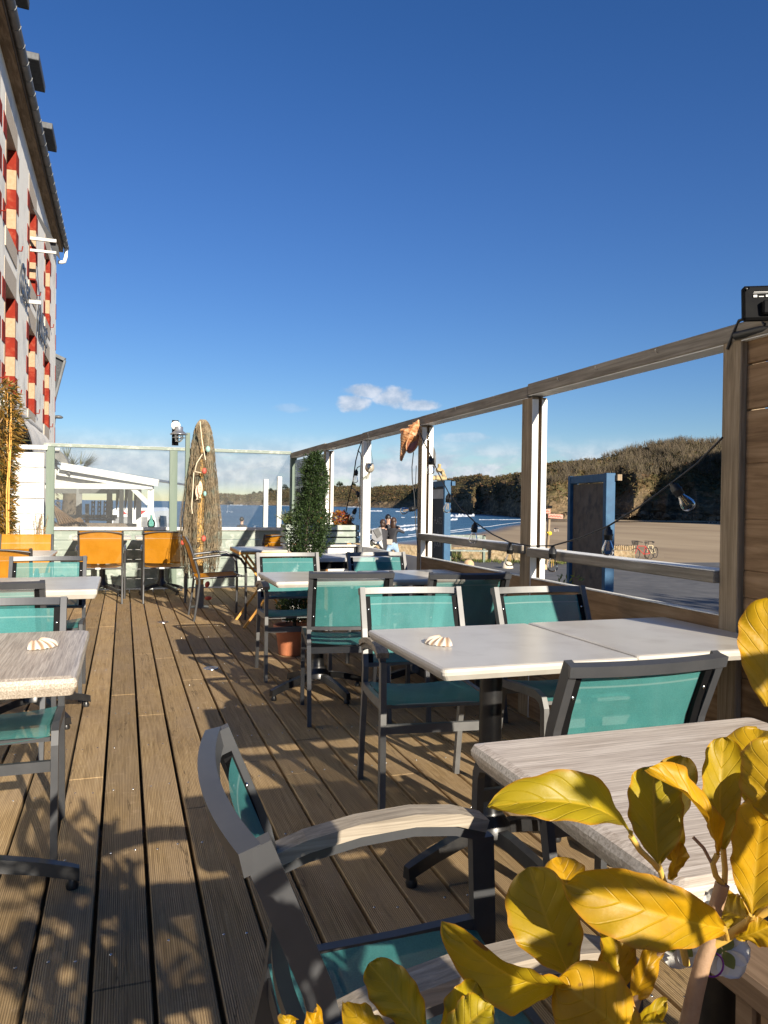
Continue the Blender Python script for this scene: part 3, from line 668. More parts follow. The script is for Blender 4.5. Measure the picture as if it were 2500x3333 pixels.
# ------------------------------------------------------------------ garden chairs with teal sling
def arc_pts(a, b, sag, n=8, axis=(0, 1, 0)):
    a, b, ax = Vector(a), Vector(b), Vector(axis)
    return [a.lerp(b, i/n) + ax*sag*4*(i/n)*(1-i/n) for i in range(n+1)]
BACKP = [(.245, 0), (.205, .22), (.160, .42), (.150, .51), (.188, .66), (.258, .828)]   # (y, z) of the rear upright
def back_y(z):
    for (y0, z0), (y1, z1) in zip(BACKP[:-1], BACKP[1:]):
        if z <= z1: return y0+(y1-y0)*(z-z0)/(z1-z0)
    return BACKP[-1][0]
def teal_chair(name, arms, label, frame='frame', loc=(0, 0, 0), rz=0, group=None):
    t = empty(name, loc, label, 'chair', group, rz); F = M[frame]; hw = .218
    for sx in (-1, 1):                                             # rear uprights, each one a leg below and a stile above
        MB().rib([(sx*hw, y, z) for y, z in BACKP], .022, .034).build('rear_leg', F, t)
    mb = MB(); mb.rib(arc_pts((-hw-.011, .262, .814), (hw+.011, .262, .814),   .025, 28), .028, .026, side=(0, .25, 1))
    mb.build('top_rail', F, t)
    mb = MB(); mb.rib(arc_pts((-hw+.011, back_y(.52), .515), (hw-.011, back_y(.52), .515), .03, 8), .018, .022, side=(0, 0, 1)); mb.build('back_rail', F, t)
    mb = MB()
    def bs_(u, v):
        z = .52 + .272*v; x = (-1+2*u)*(hw-.032); return (x, back_y(z) + (.014+.006*v)*(1-(2*u-1)**2) - .004, z)
    mb.grid(bs_, 14, 8); mb.build('backrest', M['teal'], t)
    for sx in (-1, 1):                                            # dark keder channels beside the sling, with screws
        ch = MB().rib([(sx*(hw-.022), back_y(z)+.002, z) for z in (.52, .6, .7, .792)], .022, .016).build('sling_channel', M['blackp'], t)
        for z in (.58, .74):
            for sy in (-1, 1): MB().sphere((sx*(hw-.022), back_y(z)+.002+sy*.009, z), .0055, 8, 5, (1, .6, 1)).build('screw', M['steel'], ch)
    if arms: front = [(-.215, .425), (-.222, 0)]
    for sx in (-1, 1):
        if arms:
            MB().rib([(sx*hw, -.222, 0), (sx*hw, -.218, .44), (sx*hw, -.212, .600)], .022, .042).build('front_leg', F, t)
            MB().rib([(sx*hw, -.21, .438), (sx*hw, -.05, .428), (sx*hw, .10, .424), (sx*hw, .158, .430)], .02, .036).build('seat_rail', F, t)
            ap = [(.190, .592), (.11, .618), (.02, .634), (-.08, .640), (-.16, .632), (-.215, .615)]
            MB().rib([(sx*hw, y, z-.012) for y, z in ap], .024, .020).build('arm_bar', F, t)
            MB().rib([(sx*hw, y, z+.010) for y, z in ap], .046, .022).build('armrest', M['teak'], t)
        else:
            MB().rib([(sx*hw, -.222, 0), (sx*hw, -.218, .25), (sx*hw, -.212, .408), (sx*hw, -.196, .440), (sx*hw, -.15, .452), (sx*hw, -.02, .444), (sx*hw, .10, .432), (sx*hw, .158, .428)], .022, .034).build('front_leg', F, t)
    mb = MB(); z_ = .455
    def st(u, v):
        x = (-1+2*u)*(hw-.016); y = -.20+.375*v; return (x, y, .450 - .012*v - .016*(1-(2*u-1)**2) - (.014*max(0, .12-v)/.12))
    mb.grid(st, 10, 10); mb.build('seat', M['teal'], t)
    for y, z, w_, h_ in ((-.214, .345, .018, .034), (.165, .395, .018, .034), (-.19, .425, .014, .014)):
        MB().bar((-hw+.011, y, z), (hw-.011, y, z), w_, h_).build('crossbar', F, t)
    return t
GT = 'teal sling garden chairs round the terrace tables'
PI = math.pi
A0 = teal_chair('teal_chair', False, 'armless teal chair seen from behind at the middle white tables beside the terracotta pot', 'frame', (1.20, 4.22, 0), PI+R(-8), GT)
A1 = teal_chair('teal_chair', True, 'nearest teal chair turned side-on, long grey teak armrest across the lower middle', 'frame', (.402, 1.045, 0), PI/2-R(1.4), GT)
def ch(proto, x, y, deg, lab): return dup(proto, (x, y, 0), R(deg), lab, GT)
ch(A0, -.425, 2.88, 1, 'teal chair facing us across the left oak table with the shell')
ch(A0, -.455, 5.13, 0, 'teal chair facing us behind the left white table, in front of yellow chairs')
ch(A0, -.555, 4.04, 178, 'teal chair back cropped by the left edge, seen from behind at the white table')
A2 = teal_chair('teal_chair', True, 'x', 'frame_grey', (1.175, 2.93, 0), R(-7), GT); A2['label'] = ('teal armchair facing us behind the nearest white table with the scallop shell')
ch(A0, 1.81, 4.05, 174, 'teal chair back mostly in shade, seen from behind right of the middle white tables')
ch(A0, 1.215, 1.83, 181, 'sunlit teal chair seen from behind between nearest white and right oak tables')
A3 = teal_chair('teal_chair', False, 'x', 'frame_grey', (1.785, 2.83, 0), R(-2), GT); A3['label'] = ('teal chair facing us behind the right white table next to the timber rail')
ch(A2, 1.13, 5.30, -2, 'teal chair with pale frame facing us, in front of the green topiary shrub')
ch(A3, 1.805, 5.28, -2, 'teal chair with pale frame facing us, below the hugging people')
ch(A0, -.62, 1.62, 179, 'teal chair pushed under the near side of the left oak table')

# ------------------------------------------------------------------ yellow tubular armchairs
def yellow_chair(loc, rz, label):
    t = empty('yellow_chair', loc, label, 'chair', 'yellow armchairs along the end fence', rz); hw = .235; r = .0125
    up = [(.235, 0), (.205, .20), (.185, .38), (.19, .46), (.235, .62), (.285, .77), (.325, .845)]
    for sx in (-1, 1): MB().tube([(sx*hw, y, z) for y, z in up], r, 8).build('rear_leg', M['tube'], t)
    for sx in (-1, 1):
        p = [(sx*(hw+.028), .255, .625), (sx*(hw+.028), .12, .645), (sx*(hw+.028), -.05, .662), (sx*(hw+.028), -.15, .655), (sx*(hw+.028), -.22, .62), (sx*(hw+.028), -.265, .555), (sx*(hw+.028), -.275, .45), (sx*(hw+.028), -.275, .30), (sx*(hw+.028), -.27, 0)]
        MB().tube(p, .0135, 8).build('armrest', M['tube'], t)
    mb = MB()
    for sx in (-1, 1): mb.tube([(sx*hw, .19, .425), (sx*hw, -.24, .445)], .010, 8); mb.tube([(sx*hw, -.22, .445), (sx*(hw+.028), -.275, .445)], .008, 6)
    mb.tube([(-hw, .19, .41), (hw, .19, .41)], .010, 8); mb.tube([(-hw, -.235, .44), (hw, -.235, .44)], .010, 8)
    mb.build('seat_frame', M['tube'], t)
    mb = MB()
    def uy(z):
        for (y0, z0), (y1, z1) in zip(up[:-1], up[1:]):
            if z <= z1: return y0+(y1-y0)*(z-z0)/(z1-z0)
        return up[-1][0]
    mb.grid(lambda u, v: ((-1+2*u)*(hw+.002), uy(.475+.372*v)+.022*(1-(2*u-1)**2)*(.5+v*.5), .475+.372*v - .01*(1-(2*u-1)**2)*(1-v)), 10, 8)
    mb.build('backrest', M['orange'], t)
    mb = MB(); mb.tube([((-1+2*i/10)*hw, uy(.80)+.05, .822+.020*(1-(2*i/10-1)**2)) for i in range(11)], .007, 6); mb.build('top_rod', M['tube'], t)
    mb = MB(); mb.grid(lambda u, v: ((-1+2*u)*hw, -.235+.42*v, .452-.018*v-.028*(1-(2*u-1)**2)), 8, 8); mb.build('seat', M['orange'], t)
    mb = MB(); mb.box((.03, .204, .411), (.055, .003, .018)); mb.build('care_label', M['white'], t)
    return t
Y = yellow_chair((-.245, 9.60, 0), PI, 'yellow armchair seen from behind at the end fence, left of the middle pair')
dup(Y, (.47, 9.55, 0), PI+R(-3), 'yellow armchair seen from behind beside the net, red float at its corner')
dup(Y, (-.90, 8.05, 0), R(2), 'yellow armchair facing us below the white boarding, farthest left behind a teal chair')
dup(Y, (-.88, 6.28, 0), PI+R(4), 'yellow armchair cropped by the left edge, overlapping another yellow back')
dup(Y, (.90, 8.10, 0), R(92), 'yellow armchair standing side-on in front of the net, curved tube arms facing right')
dup(Y, (1.63, 8.62, 0), R(188), 'yellow armchair mostly hidden behind the slatted planter, only its edge showing')

# ------------------------------------------------------------------ tables
def pedestal(t, rot=0, h=.70, s=1.0):
    mb = MB(); mb.tube([(0, 0, .10), (0, 0, h)], .038, 16); mb.lathe([(.075, .105), (.07, .14), (.045, .17), (.04, .22)], n=16); mb.build('column', M['iron'], t)
    mb = MB(); mb.box((0, 0, h+.004), (.34*s, .34*s, .008)); mb.build('top_plate', M['iron'], t)
    for k in range(4):
        a = rot+k*PI/2; c_, s_ = math.cos(a), math.sin(a); prof = [(.02, .115, .055), (.12, .105, .05), (.22, .082, .045), (.30, .058, .042), (.335, .045, .036)]
        mb = MB(); pts = [(c_*d_, s_*d_, z) for d_, z, w_ in prof]; vs = []
        for d_, z, w_ in prof:
            for q, zz in ((-1, -1), (1, -1), (.72, 1), (-.72, 1)): vs.append((c_*d_ - s_*q*w_/2, s_*d_ + c_*q*w_/2, z+zz*.019))
        n_ = len(prof); fs = [[i*4+j, i*4+(j+1) % 4, (i+1)*4+(j+1) % 4, (i+1)*4+j] for i in range(n_-1) for j in range(4)] + [[3, 2, 1, 0], [4*n_-4, 4*n_-3, 4*n_-2, 4*n_-1]]
        mb.add(vs, fs); mb.lathe([(.018, 0), (.02, .012), (.012, .03)], (c_*.315, s_*.315, 0), 10); mb.build('foot', M['iron'], t)
def table(loc, lab, mat, sx=.66, sy=.70, th=.036, rot=0, edge=.010, name='cafe_table', rz=0, grp='cafe tables on the terrace', h=.74):
    t = empty(name, loc, lab, 'table', grp, rz); mb = MB(); x, y = sx/2, sy/2; n = 5
    prof = [(0, h), ]
    rings = [(x-edge*1.2, y-edge*1.2, h)] + [(x-edge+edge*math.sin(a), y-edge+edge*math.sin(a), h-edge+edge*math.cos(a)) for a in (PI*.25, PI*.5)] + [(x-.001, y-.001, h-th*.55), (x-.012, y-.012, h-th)]
    vs = []; cr = .012
    for (a, b, z) in rings:
        for cx_, cy_, st_ in ((1, 1, 0), (-1, 1, 90), (-1, -1, 180), (1, -1, 270)):
            for q in range(4):
                an = R(st_+30*q); vs.append((cx_*(a-cr)+cr*math.cos(an), cy_*(b-cr)+cr*math.sin(an), z))
    k = 16; fs = [list(range(k))] + [[(i+1)*k+j, (i+1)*k+(j+1) % k, i*k+(j+1) % k, i*k+j] for i in range(len(rings)-1) for j in range(k)] + [list(range((len(rings)-1)*k, len(rings)*k))[::-1]]
    mb.add(vs, fs); mb.build('tabletop', mat, t); pedestal(t, rot); return t
W_ = M['laminate']
table((1.172, 2.32, 0), 'white cafe table with a scallop shell on top, left half of the nearest white pair', W_, .652, .70, rot=R(14))
table((1.832, 2.335, 0), 'white cafe table next to the timber rail, right half of the nearest white pair', W_, .652, .69, rot=R(30))
table((.985, 1.058, 0), 'oak-topped cafe table lower right, half hidden by the yellow leaves', M['oak_x'], .69, .60, .045, R(40), .016)
table((1.165, 4.71, 0), 'white cafe table in front of the topiary shrub, left half of the middle pair', W_, .66, .64, rot=R(20))
table((1.835, 4.70, 0), 'white cafe table between two teal chairs, right half of the middle pair', W_, .66, .64, rot=R(8))
table((-.455, 4.58, 0), 'white cafe table on the left between two teal chairs', W_, .66, .72, .05, R(35))
table((-.455, 2.53, 0), 'oak-topped cafe table on the left with a scallop shell near its corner', M['oak_y'], .69, .78, .05, R(2), .016)
table((-.25, 10.36, 0), 'white cafe table against the end fence behind the left middle yellow chair', W_, .68, .70, rot=R(40))
table((.47, 10.36, 0), 'white cafe table against the end fence behind the yellow chair beside the net', W_, .66, .70, rot=R(35))
table((-.90, 7.16, 0), 'white cafe table between the two yellow chairs at the left edge', W_, .68, .70, rot=R(40))
table((-.60, .85, 0), 'cafe table beyond the left edge with one black cast foot in frame', M['oak_y'], .69, .70, .05, R(0), .016)

# folding table with yellow edge and scissor legs
t = empty('folding_table', (1.36, 7.60, 0), 'small folding table with white top, yellow edge and crossed yellow legs', 'table')
mb = MB(); mb.box((0, 0, .732), (.66, .66, .016), bev=.003); mb.build('tabletop', W_, t)
mb = MB()
for s_ in (-1, 1): mb.box((s_*.322, 0, .713), (.016, .66, .022)); mb.box((0, s_*.322, .713), (.628, .016, .022))
mb.build('edge_frame', M['yellow_edge'], t)
for sy in (-1, 1):
    for sx in (-1, 1): MB().bar((sx*.27, sy*(.26-.012*sx), 0.0), (-sx*.25, sy*(.26-.012*sx), .70), .02, .035, (0, 1, 0)).build('leg', M['yellow_edge'], t)
# corner table on square timber legs
t = empty('timber_table', (1.85, 6.52, 0), 'white-topped table on square orange timber legs in the corner by the shell post', 'table')
mb = MB(); mb.box((0, 0, .722), (.70, .60, .034), bev=.004); mb.build('tabletop', M['white'], t)
mb = MB(); mb.box((0, 0, .675), (.64, .54, .06)); mb.build('apron', M['blackp'], t)
for sx in (-1, 1):
    for sy in (-1, 1): MB().box((sx*.275, sy*.235, .323), (.10, .10, .644), bev=.004).build('leg', M['block'], t)

# scallop shells
def scallop(loc, rz, lab):
    mb = MB(); n = 12
    def sp_(u, v):
        a = (-1+2*u)*1.22; rr = v*.064*(1+.10*math.cos(a*1.0)); rb = .0022*math.cos(a*n*1.32)*min(1, v*1.6); hgt = .024*(1-v**2)**.55*(v*3 if v < .33 else 1) + rb*1.2
        return (math.sin(a)*rr*1.05, math.cos(a)*rr-.03, max(.0005, hgt))
    mb.grid(sp_, 96, 14); mb.prism([(-.014, -.036, .004), (.014, -.036, .004), (.011, -.022, .010), (-.011, -.022, .010)], (0, 0, -.003), (0, 0, .002))
    mt = M.get('scallop')
    if not mt:
        mt, nt, bs = newmat('scallop'); v = pos(nt, obj=True); s2 = N(nt, 'ShaderNodeSeparateXYZ'); L(nt, v, s2.inputs[0])
        a = math_(nt, 'ARCTAN2', s2.outputs[0], math_(nt, 'ADD', s2.outputs[1], .03)); st_ = math_(nt, 'COSINE', math_(nt, 'MULTIPLY', a, 12*1.32))
        c = ramp(nt, math_(nt, 'MULTIPLY_ADD' if False else 'ADD', math_(nt, 'MULTIPLY', st_, .5), .5), [(.1, (.34, .22, .13)), (.45, (.60, .50, .38)), (1, (.68, .61, .51))])
        c = mixc(nt, ramp(nt, math_(nt, 'ADD', s2.outputs[1], .03), [(.0, (.9, .9, .9)), (.03, (0, 0, 0))]), c, (.66, .36, .16))
        L(nt, c, bs.inputs['Base Color']); bs.inputs['Roughness'].default_value = .4; M['scallop'] = mt
    o = mb.build('scallop_shell', mt, None, loc); o.rotation_euler[2] = rz; return tag(o, lab, 'shell', 'scallop shells on the tables')
scallop((.985, 2.335, .741), R(105), 'ribbed scallop shell lying on the nearest white table')
scallop((-.235, 2.60, .741), R(-120), 'ribbed scallop shell lying on the left oak table')

# round steel uplights let into the deck
for (x, y, lb) in ((.375, 7.88, 'round steel deck light in front of the side-on yellow chair'), (.605, 5.62, 'round steel deck light in the open strip of boards left of the terracotta pot')):
    t = empty('deck_light', (x, y, 0), lb, 'deck light', 'round lights let into the deck')
    MB().lathe([(.030, .001), (.034, .0045), (.052, .0045), (.056, .0015), (.056, -.004)], n=28).build('bezel', M['steel'], t)
    MB().lathe([(.0, .0025), (.031, .0025)], n=24).build('lens', M['silver'], t)
# ------------------------------------------------------------------ timber windbreak along the right side
FX = lambda y: 2.13 + .012*y
wb = empty('timber_windbreak', (FX(5), 5, 0), 'long open timber windbreak with white-edged posts along the right', 'fence')
def wpart(mb, name, mat): o = mb.build(name, mat, wb); o.location = -wb.location; return o
fang = math.atan(.012)
def slotpost(y0, y1, w_=.098, paint='white', raw=True):
    x = FX(y0); ym = (y0+y1)/2; dy = y1-y0; mb = MB(); zt = 1.812
    mb.box((x+.021, ym, zt/2), (.042, dy, zt), bev=.003); mb.box((x+w_-.019, ym, zt/2), (.036, dy, zt), bev=.003); mb.cm = 1
    mb.box((x+.052, ym+.012, zt/2), (.020, dy-.03, zt-.004))
    # painted face towards the camera, bare timber inside
    o = wpart(mb, 'post', [M['rail_y'] if False else M['post_z'], M['post_z']])
    mb = MB(); mb.box((x+.021, y0-.0025, .90), (.038, .004, 1.80)); mb.box((x+w_-.019, y0-.0025, .90), (.033, .004, 1.80)); c = mb.build('paint_strip', M[paint], o)
mb = MB(); mb.box((FX(2.3)+.06, 2.325, .93), (.12, .095, 1.86), bev=.004); wpart(mb, 'post', M['post_z'])
slotpost(3.85, 3.965); slotpost(5.594, 5.672); slotpost(8.75, 8.85)
mb = MB(); mb.box((FX(7.2)+.039, 7.235, .906), (.078, .08, 1.812), bev=.003); wpart(mb, 'post', M['white'])
mb = MB(); mb.box((2.305, 10.90, .94), (.085, .085, 1.88), bev=.003); wpart(mb, 'post', M['sage_z'])
pr = random.Random(9)
for a, b, hz in ((1.62, 3.90, 1.853), (3.90, 5.63, 1.847), (5.63, 7.235, 1.852), (7.235, 8.80, 1.853), (8.80, 10.90, 1.868)):   # top rail, board by board
    mb = MB(); mb.bar((FX(a)+.048, a, hz), (FX(b)+.048, b-.003, hz+.006), .106, .064, bev=.004); o = wpart(mb, 'top_rail', M['rail_y'])
    mb = MB(); mb.bar((FX(a)+.050, a+.002, hz-.0345), (FX(b)+.050, b-.005, hz-.0285), .098, .004); mb.build('paint_strip', M['white'], o)
for a, b, hz in ((2.373, 3.85, .935), (3.90, 5.60, .945)):
    mb = MB(); mb.bar((FX(a)+.030, a, hz), (FX(b)+.030, b-.002, hz), .105, .046, bev=.004); o = wpart(mb, 'mid_rail', M['rail_y'])
    mb = MB(); mb.bar((FX(a)+.032, a+.002, hz+.0245), (FX(b)+.032, b-.004, hz+.0245), .10, .004); mb.build('paint_strip', M['white'], o)
for a, b in ((2.373, 3.85), (3.967, 5.593)):
    z = 0
    for hh_ in (.255, .262, .27):
        mb = MB(); mb.bar((FX(a)+.020, a, z+hh_/2+.002), (FX(b)+.020, b, z+hh_/2+.002), .030, hh_-.005, bev=.003); wpart(mb, 'wall_board', M['plank_y']); z += hh_
    mb = MB(); mb.bar((FX(a)+.022, a+.001, z+.003), (FX(b)+.022, b-.001, z+.003), .034, .005); wpart(mb, 'paint_strip', M['white_top'])
z = 0
for hh_ in (.195, .195, .195, .20):
    mb = MB(); mb.bar((FX(-2)+.035, -2, z+hh_/2), (FX(1.62)+.035, 1.618, z+hh_/2), .030, hh_-.004, bev=.003); wpart(mb, 'wall_board', M['plank_y']); z += hh_
z = 0
for hh_ in (.19, .185, .195, .105, .195, .10, .19, .205, .195, .175, .09):   # tall board screen beside the near post
    gap = .013 if abs(z-1.555) < .03 else .0005
    mb = MB(); mb.bar((FX(1.62)+.040, 1.622, z+hh_/2), (FX(2.28)+.040, 2.277, z+hh_/2), .030, hh_-gap, bev=.003); wpart(mb, 'screen_board', M['plank_y']); z += hh_
z = 0
for a, b in ((5.675, 7.19), (7.28, 8.745), (8.855, 10.85)):
    z = 0
    for hh_ in (.255, .262, .262):
        mb = MB(); mb.bar((FX(a)+.020, a, z+hh_/2+.002), (FX(b)+.020, b, z+hh_/2+.002), .030, hh_-.005, bev=.003); wpart(mb, 'wall_board', M['white']); z += hh_
mb = MB(); mb.box((FX(9.8)+.05, 9.80, 1.30), (.006, 1.94, .99)); wpart(mb, 'pane', M['pane'])
mb = MB()                                                          # small hooks along the rail
for y in (2.75, 3.2, 3.55, 4.3, 4.9, 5.25, 6.2, 6.6, 7.0, 8.2, 9.4): mb.tube([(FX(y)-.004, y, 1.862), (FX(y)-.018, y, 1.862), (FX(y)-.018, y, 1.874)], .0025, 5)
wpart(mb, 'hook', M['steel'])

# ------------------------------------------------------------------ end fence, sage green with glass
ef = empty('end_fence', (.7, 10.88, 0), 'sage green boarded fence with glass panes closing the far end of the deck', 'fence')
def epart(mb, name, mat): o = mb.build(name, mat, ef); o.location = -ef.location; return o
for x0, x1, zt in ((-.961, -.861, 1.885), (.589, .690, 1.885), (.796, .853, 2.136)):
    mb = MB(); mb.box(((x0+x1)/2, 10.90, zt/2), (x1-x0, .09, zt), bev=.003); epart(mb, 'post', M['sage_z'])
for a, b in ((-.99, .79), (.857, 2.262)):
    mb = MB(); mb.box(((a+b)/2, 10.895, 1.905), (b-a, .09, .038), bev=.003); o = epart(mb, 'top_rail', M['sage'])
    mb = MB(); mb.box(((a+b)/2, 10.893, 1.926), (b-a-.004, .092, .003)); mb.build('paint_strip', M['white_top'], o)
z = .01
for k in range(6):
    hh_ = .131
    for a, b in ((-.861, .589), (.69, 2.262)):
        mb = MB(); mb.box(((a+b)/2, 10.905, z+hh_/2), (b-a, .028, hh_-.004), bev=.003); epart(mb, 'board', M['sage'])
    z += hh_
for a, b in ((-.859, .587), (.692, .794), (.855, 2.26)):
    mb = MB(); mb.box(((a+b)/2, 10.895, .818), (b-a, .075, .044), bev=.003); epart(mb, 'sill', M['white_top'])
for a, b in ((-.86, .588), (.691, .795), (.854, 2.262)):
    mb = MB(); mb.box(((a+b)/2, 10.91, 1.363), (b-a, .006, 1.04)); epart(mb, 'pane', M['pane'])
t = empty('white_cladding', (-1.2, 10.9, 0), 'white horizontal boarding left of the sage green fence post', 'wall')
mb = MB(); z = 0
for k in range(9): mb.box((-.02, 0, z+.0985), (.47, .03, .193), bev=.004); z += .2015
mb.build('boards', M['white'], t); mb = MB(); mb.box((.0, -.03, 1.865), (.52, .16, .055), bev=.004); mb.build('cap', M['white'], t)
mb = MB(); mb.tube([(-1.235, 10.78, 0), (-1.235, 10.78, .83)], .014, 10); mb.lathe([(.022, .80), (.024, .90), (.0, .90)], (-1.235, 10.78, 0), 12)
tag(mb.build('white_pipe', M['white']), 'thin pale pipe standing in front of the white boarding beside the bamboo', 'pipe')

# wall lamp standing on the lamp post
t = empty('outdoor_lamp', (.675, 10.80, 1.955), 'silver bulkhead lamp with a hat-shaped shade on top of the end fence', 'lamp')
mb = MB(); mb.box((-.02, .05, .17), (.085, .05, .34)); mb.build('mounting_block', M['blackp'], t)
mb = MB(); mb.lathe([(.0, .0), (.060, .0), (.063, -.012), (.06, -.02)], (0, 0, 0), 24, Matrix.Rotation(R(90), 3, 'X')); o = mb.build('back_plate', M['white'], t); o.location = (-.015, .02, .268)
mb = MB(); mb.lathe([(.0, .245), (.050, .245), (.056, .235), (.056, .19), (.075, .175), (.115, .145), (.117, .138), (.07, .145), (.05, .14)], (.02, -.07, 0), 28); mb.build('shade', M['silver'], t)
mb = MB(); mb.lathe([(.050, .138), (.052, .10), (.045, .065), (.025, .045), (.0, .04)], (.02, -.07, 0), 20); mb.build('globe', M['bulb'], t)
mb = MB(); mb.lathe([(.056, .106), (.086, .100), (.088, .094), (.056, .094)], (.02, -.07, 0), 24); mb.build('cage_ring', M['silver'], t)
mb = MB()
for k in range(6): a = k*PI/3; mb.tube([(.02+.054*math.cos(a), -.07+.054*math.sin(a), .14), (.02+.054*math.cos(a), -.07+.054*math.sin(a), .095), (.02+.04*math.cos(a), -.07+.04*math.sin(a), .05), (.02, -.07, .035)], .003, 5)
mb.build('cage', M['silver'], t)
# green bottle on the sill
mb = MB(); mb.lathe([(.0, 0), (.042, 0), (.050, .02), (.052, .05), (.044, .085), (.018, .11), (.013, .15), (.016, .155), (.011, .16)], (.355, 10.875, .842), 20)
tag(mb.build('glass_bottle', M['bottle']), 'round pale green glass bottle standing on the fence sill', 'bottle')

# ------------------------------------------------------------------ pole draped with a fishing net
t = empty('net_pole', (.82, 8.9, 0), 'yellow timber pole mounted in a steel foot, showing through the draped net', 'pole')
mb = MB(); mb.box((0, 0, 1.14), (.078, .078, 1.78), bev=.004); mb.build('pole', M['pole'], t)
mb = MB(); mb.box((.0, 0, .13), (.088, .088, .26)); mb.box((.0, 0, .004), (.20, .16, .008)); mb.build('steel_foot', M['frame_grey'], t)
mb = MB(); nr_ = random.Random(21); cx, cy = .825, 8.90
def netr(z):
    return lerp_tab([(.25, .145), (.45, .175), (.75, .200), (1.0, .194), (1.3, .163), (1.6, .134), (1.85, .110), (2.0, .086), (2.08, .058), (2.115, .032), (2.13, .008)], z)
NP = 170; layers = []
for lay in range(3):
    for k in range(NP):
        a = 2*PI*k/NP + nr_.uniform(-.02, .02); zb = nr_.choice([.30, .34, .40, .46, .52]) if math.sin(a*3+lay) > -.3 else nr_.uniform(.48, .62)
        if abs(math.sin((a+PI/2)/2)) < .17 and lay > 0: continue
        if abs(math.sin((a+PI/2)/2)) < .17 and nr_.random() < .35: continue
        ph = nr_.uniform(0, 6); pts = []; z = 2.12; i = 0
        ax = a
        while z > zb:
            fold = 1 + .13*math.sin(a*7+lay*2+z*1.1) + .07*math.sin(a*13+z*2.3)
            rr = netr(z)*fold*(1-.16*lay) + nr_.uniform(-.006, .006)
            ax = a + .030*math.sin(z*46+ph) + .05*math.sin(z*3.1+a*2)
            pts.append((cx + .012 - .02*(2.1-z)*.4 + rr*math.cos(ax)*1.0, cy + rr*math.sin(ax)*.8, z)); z -= .030; i += 1
        if len(pts) > 2: mb.tube(pts, .0017 + .0009*nr_.random(), 3, cap=False)
for k in range(70):                                                 # loose outer mesh
    a = nr_.uniform(0, 6.28); z = nr_.uniform(1.2, 2.0); zb = nr_.uniform(.4, .9); ph = nr_.uniform(0, 6); pts = []; f_ = nr_.uniform(1.05, 1.22)
    while z > zb: rr = netr(z)*f_; ax = a+.05*math.sin(z*30+ph); pts.append((cx+rr*math.cos(ax), cy+rr*math.sin(ax)*.8, z)); z -= .035
    if len(pts) > 2: mb.tube(pts, .0013, 3, cap=False)
for lay in range(2):                                                # crossing twine
    for k in range(150):
        z = .42 + 1.68*(k/150)**.9; a0 = nr_.uniform(0, 6.28); pts = []
        for i in range(26):
            a = a0 + i*.085
            if abs(math.sin((a+PI/2)/2)) < .16 and z < 1.95 and k % 3: continue
            zz = z + .018*math.sin(i*1.3+k) - .0015*i; fold = 1 + .13*math.sin(a*7+lay*2+zz*1.1) + .07*math.sin(a*13+zz*2.3); rr = netr(zz)*fold*(1-.13*lay)
            pts.append((cx+.012-.02*(2.1-zz)*.4+rr*math.cos(a), cy+rr*math.sin(a)*.8, zz))
        if len(pts) > 2: mb.tube(pts, .0015, 3, cap=False)
for k in range(26):                                                 # loose threads at the edges
    z = nr_.uniform(.6, 1.9); a = nr_.choice([PI, 0])+nr_.uniform(-.5, .5); rr = netr(z)*1.04
    p = Vector((cx+rr*math.cos(a), cy+rr*math.sin(a)*.8, z)); o_ = Vector((math.cos(a), math.sin(a), 0))
    mb.tube([p, p+o_*nr_.uniform(.01, .04)+Vector((0, 0, -.03)), p+o_*nr_.uniform(0, .03)+Vector((0, 0, -.09))], .0009, 3, cap=False)
tag(mb.build('fishing_net', M['net']), 'brown fishing net draped over the pole like a tall cone', 'net')
fy = 8.70
def nat(px, py, y=fy): r_ = ray(px, py); return CAM + r_*(y/r_.y)
mb = MB(); mb.tube([nat(651, 1371), nat(657, 1430), nat(662, 1460), nat(669, 1497)], .006, 6); mb.tube([nat(659, 1478), nat(640, 1508), nat(634, 1535), nat(660, 1540)], .006, 6)
mb.tube([nat(631, 1537), nat(628, 1590), nat(624, 1650), nat(626, 1672)], .006, 6)
tag(mb.build('rope', M['rope']), 'pale rope looped down the front of the draped net', 'rope')
def fish(c, s_, lab, rz):
    t = empty('wooden_fish', c, lab, 'fish ornament', 'striped fish hanging on the net', rz); o = []
    for i in range(15):
        z = 1-2*i/14; o.append((.30*math.cos(z*1.45)**.8*s_ if abs(z) < 1 else .02*s_, z*s_))
    pol = [(-x, 0, z) for x, z in o] + [(-.22*s_, 0, -1.32*s_), (0, 0, -1.2*s_), (.22*s_, 0, -1.32*s_)] + [(x, 0, z) for x, z in o[::-1]]
    MB().prism(pol, (0, -.008, 0), (0, .008, 0)).build('body', M['fishpaint'], t)
    mb = MB()
    for k in range(6): zz = (.35-k*.22)*s_; mb.box((0, -.010, zz), (.34*s_*math.cos(zz/s_*1.3), .004, .05*s_))
    mb.sphere((-.08*s_, -.010, .72*s_), .045*s_, 8, 6); mb.build('stripes', M['redstripe'], t)
fish(nat(652, 1590, 8.66), .082, 'cream wooden fish with red stripes, the front one on the net pole', R(-8))
fish(nat(642, 1600, 8.69), .070, 'cream wooden fish with red stripes, the one half hidden behind another fish', R(8))
def float_(px, py, y, lab, mat='redfloat', s_=(1, 1, 1.35), r=.026, rot=0):
    mb = MB(); mb.sphere((0, 0, 0), r, 14, 10, s_, Matrix.Rotation(rot, 3, 'Y')); o = mb.build('net_float', M[mat], None, nat(px, py, y)); tag(o, lab, 'float', 'egg-shaped floats on the net')
float_(665, 1533, 8.67, 'red net float upper middle beside the pole'); float_(677, 1462, 8.7, 'pale green net float near the top right of the net', 'greenfloat')
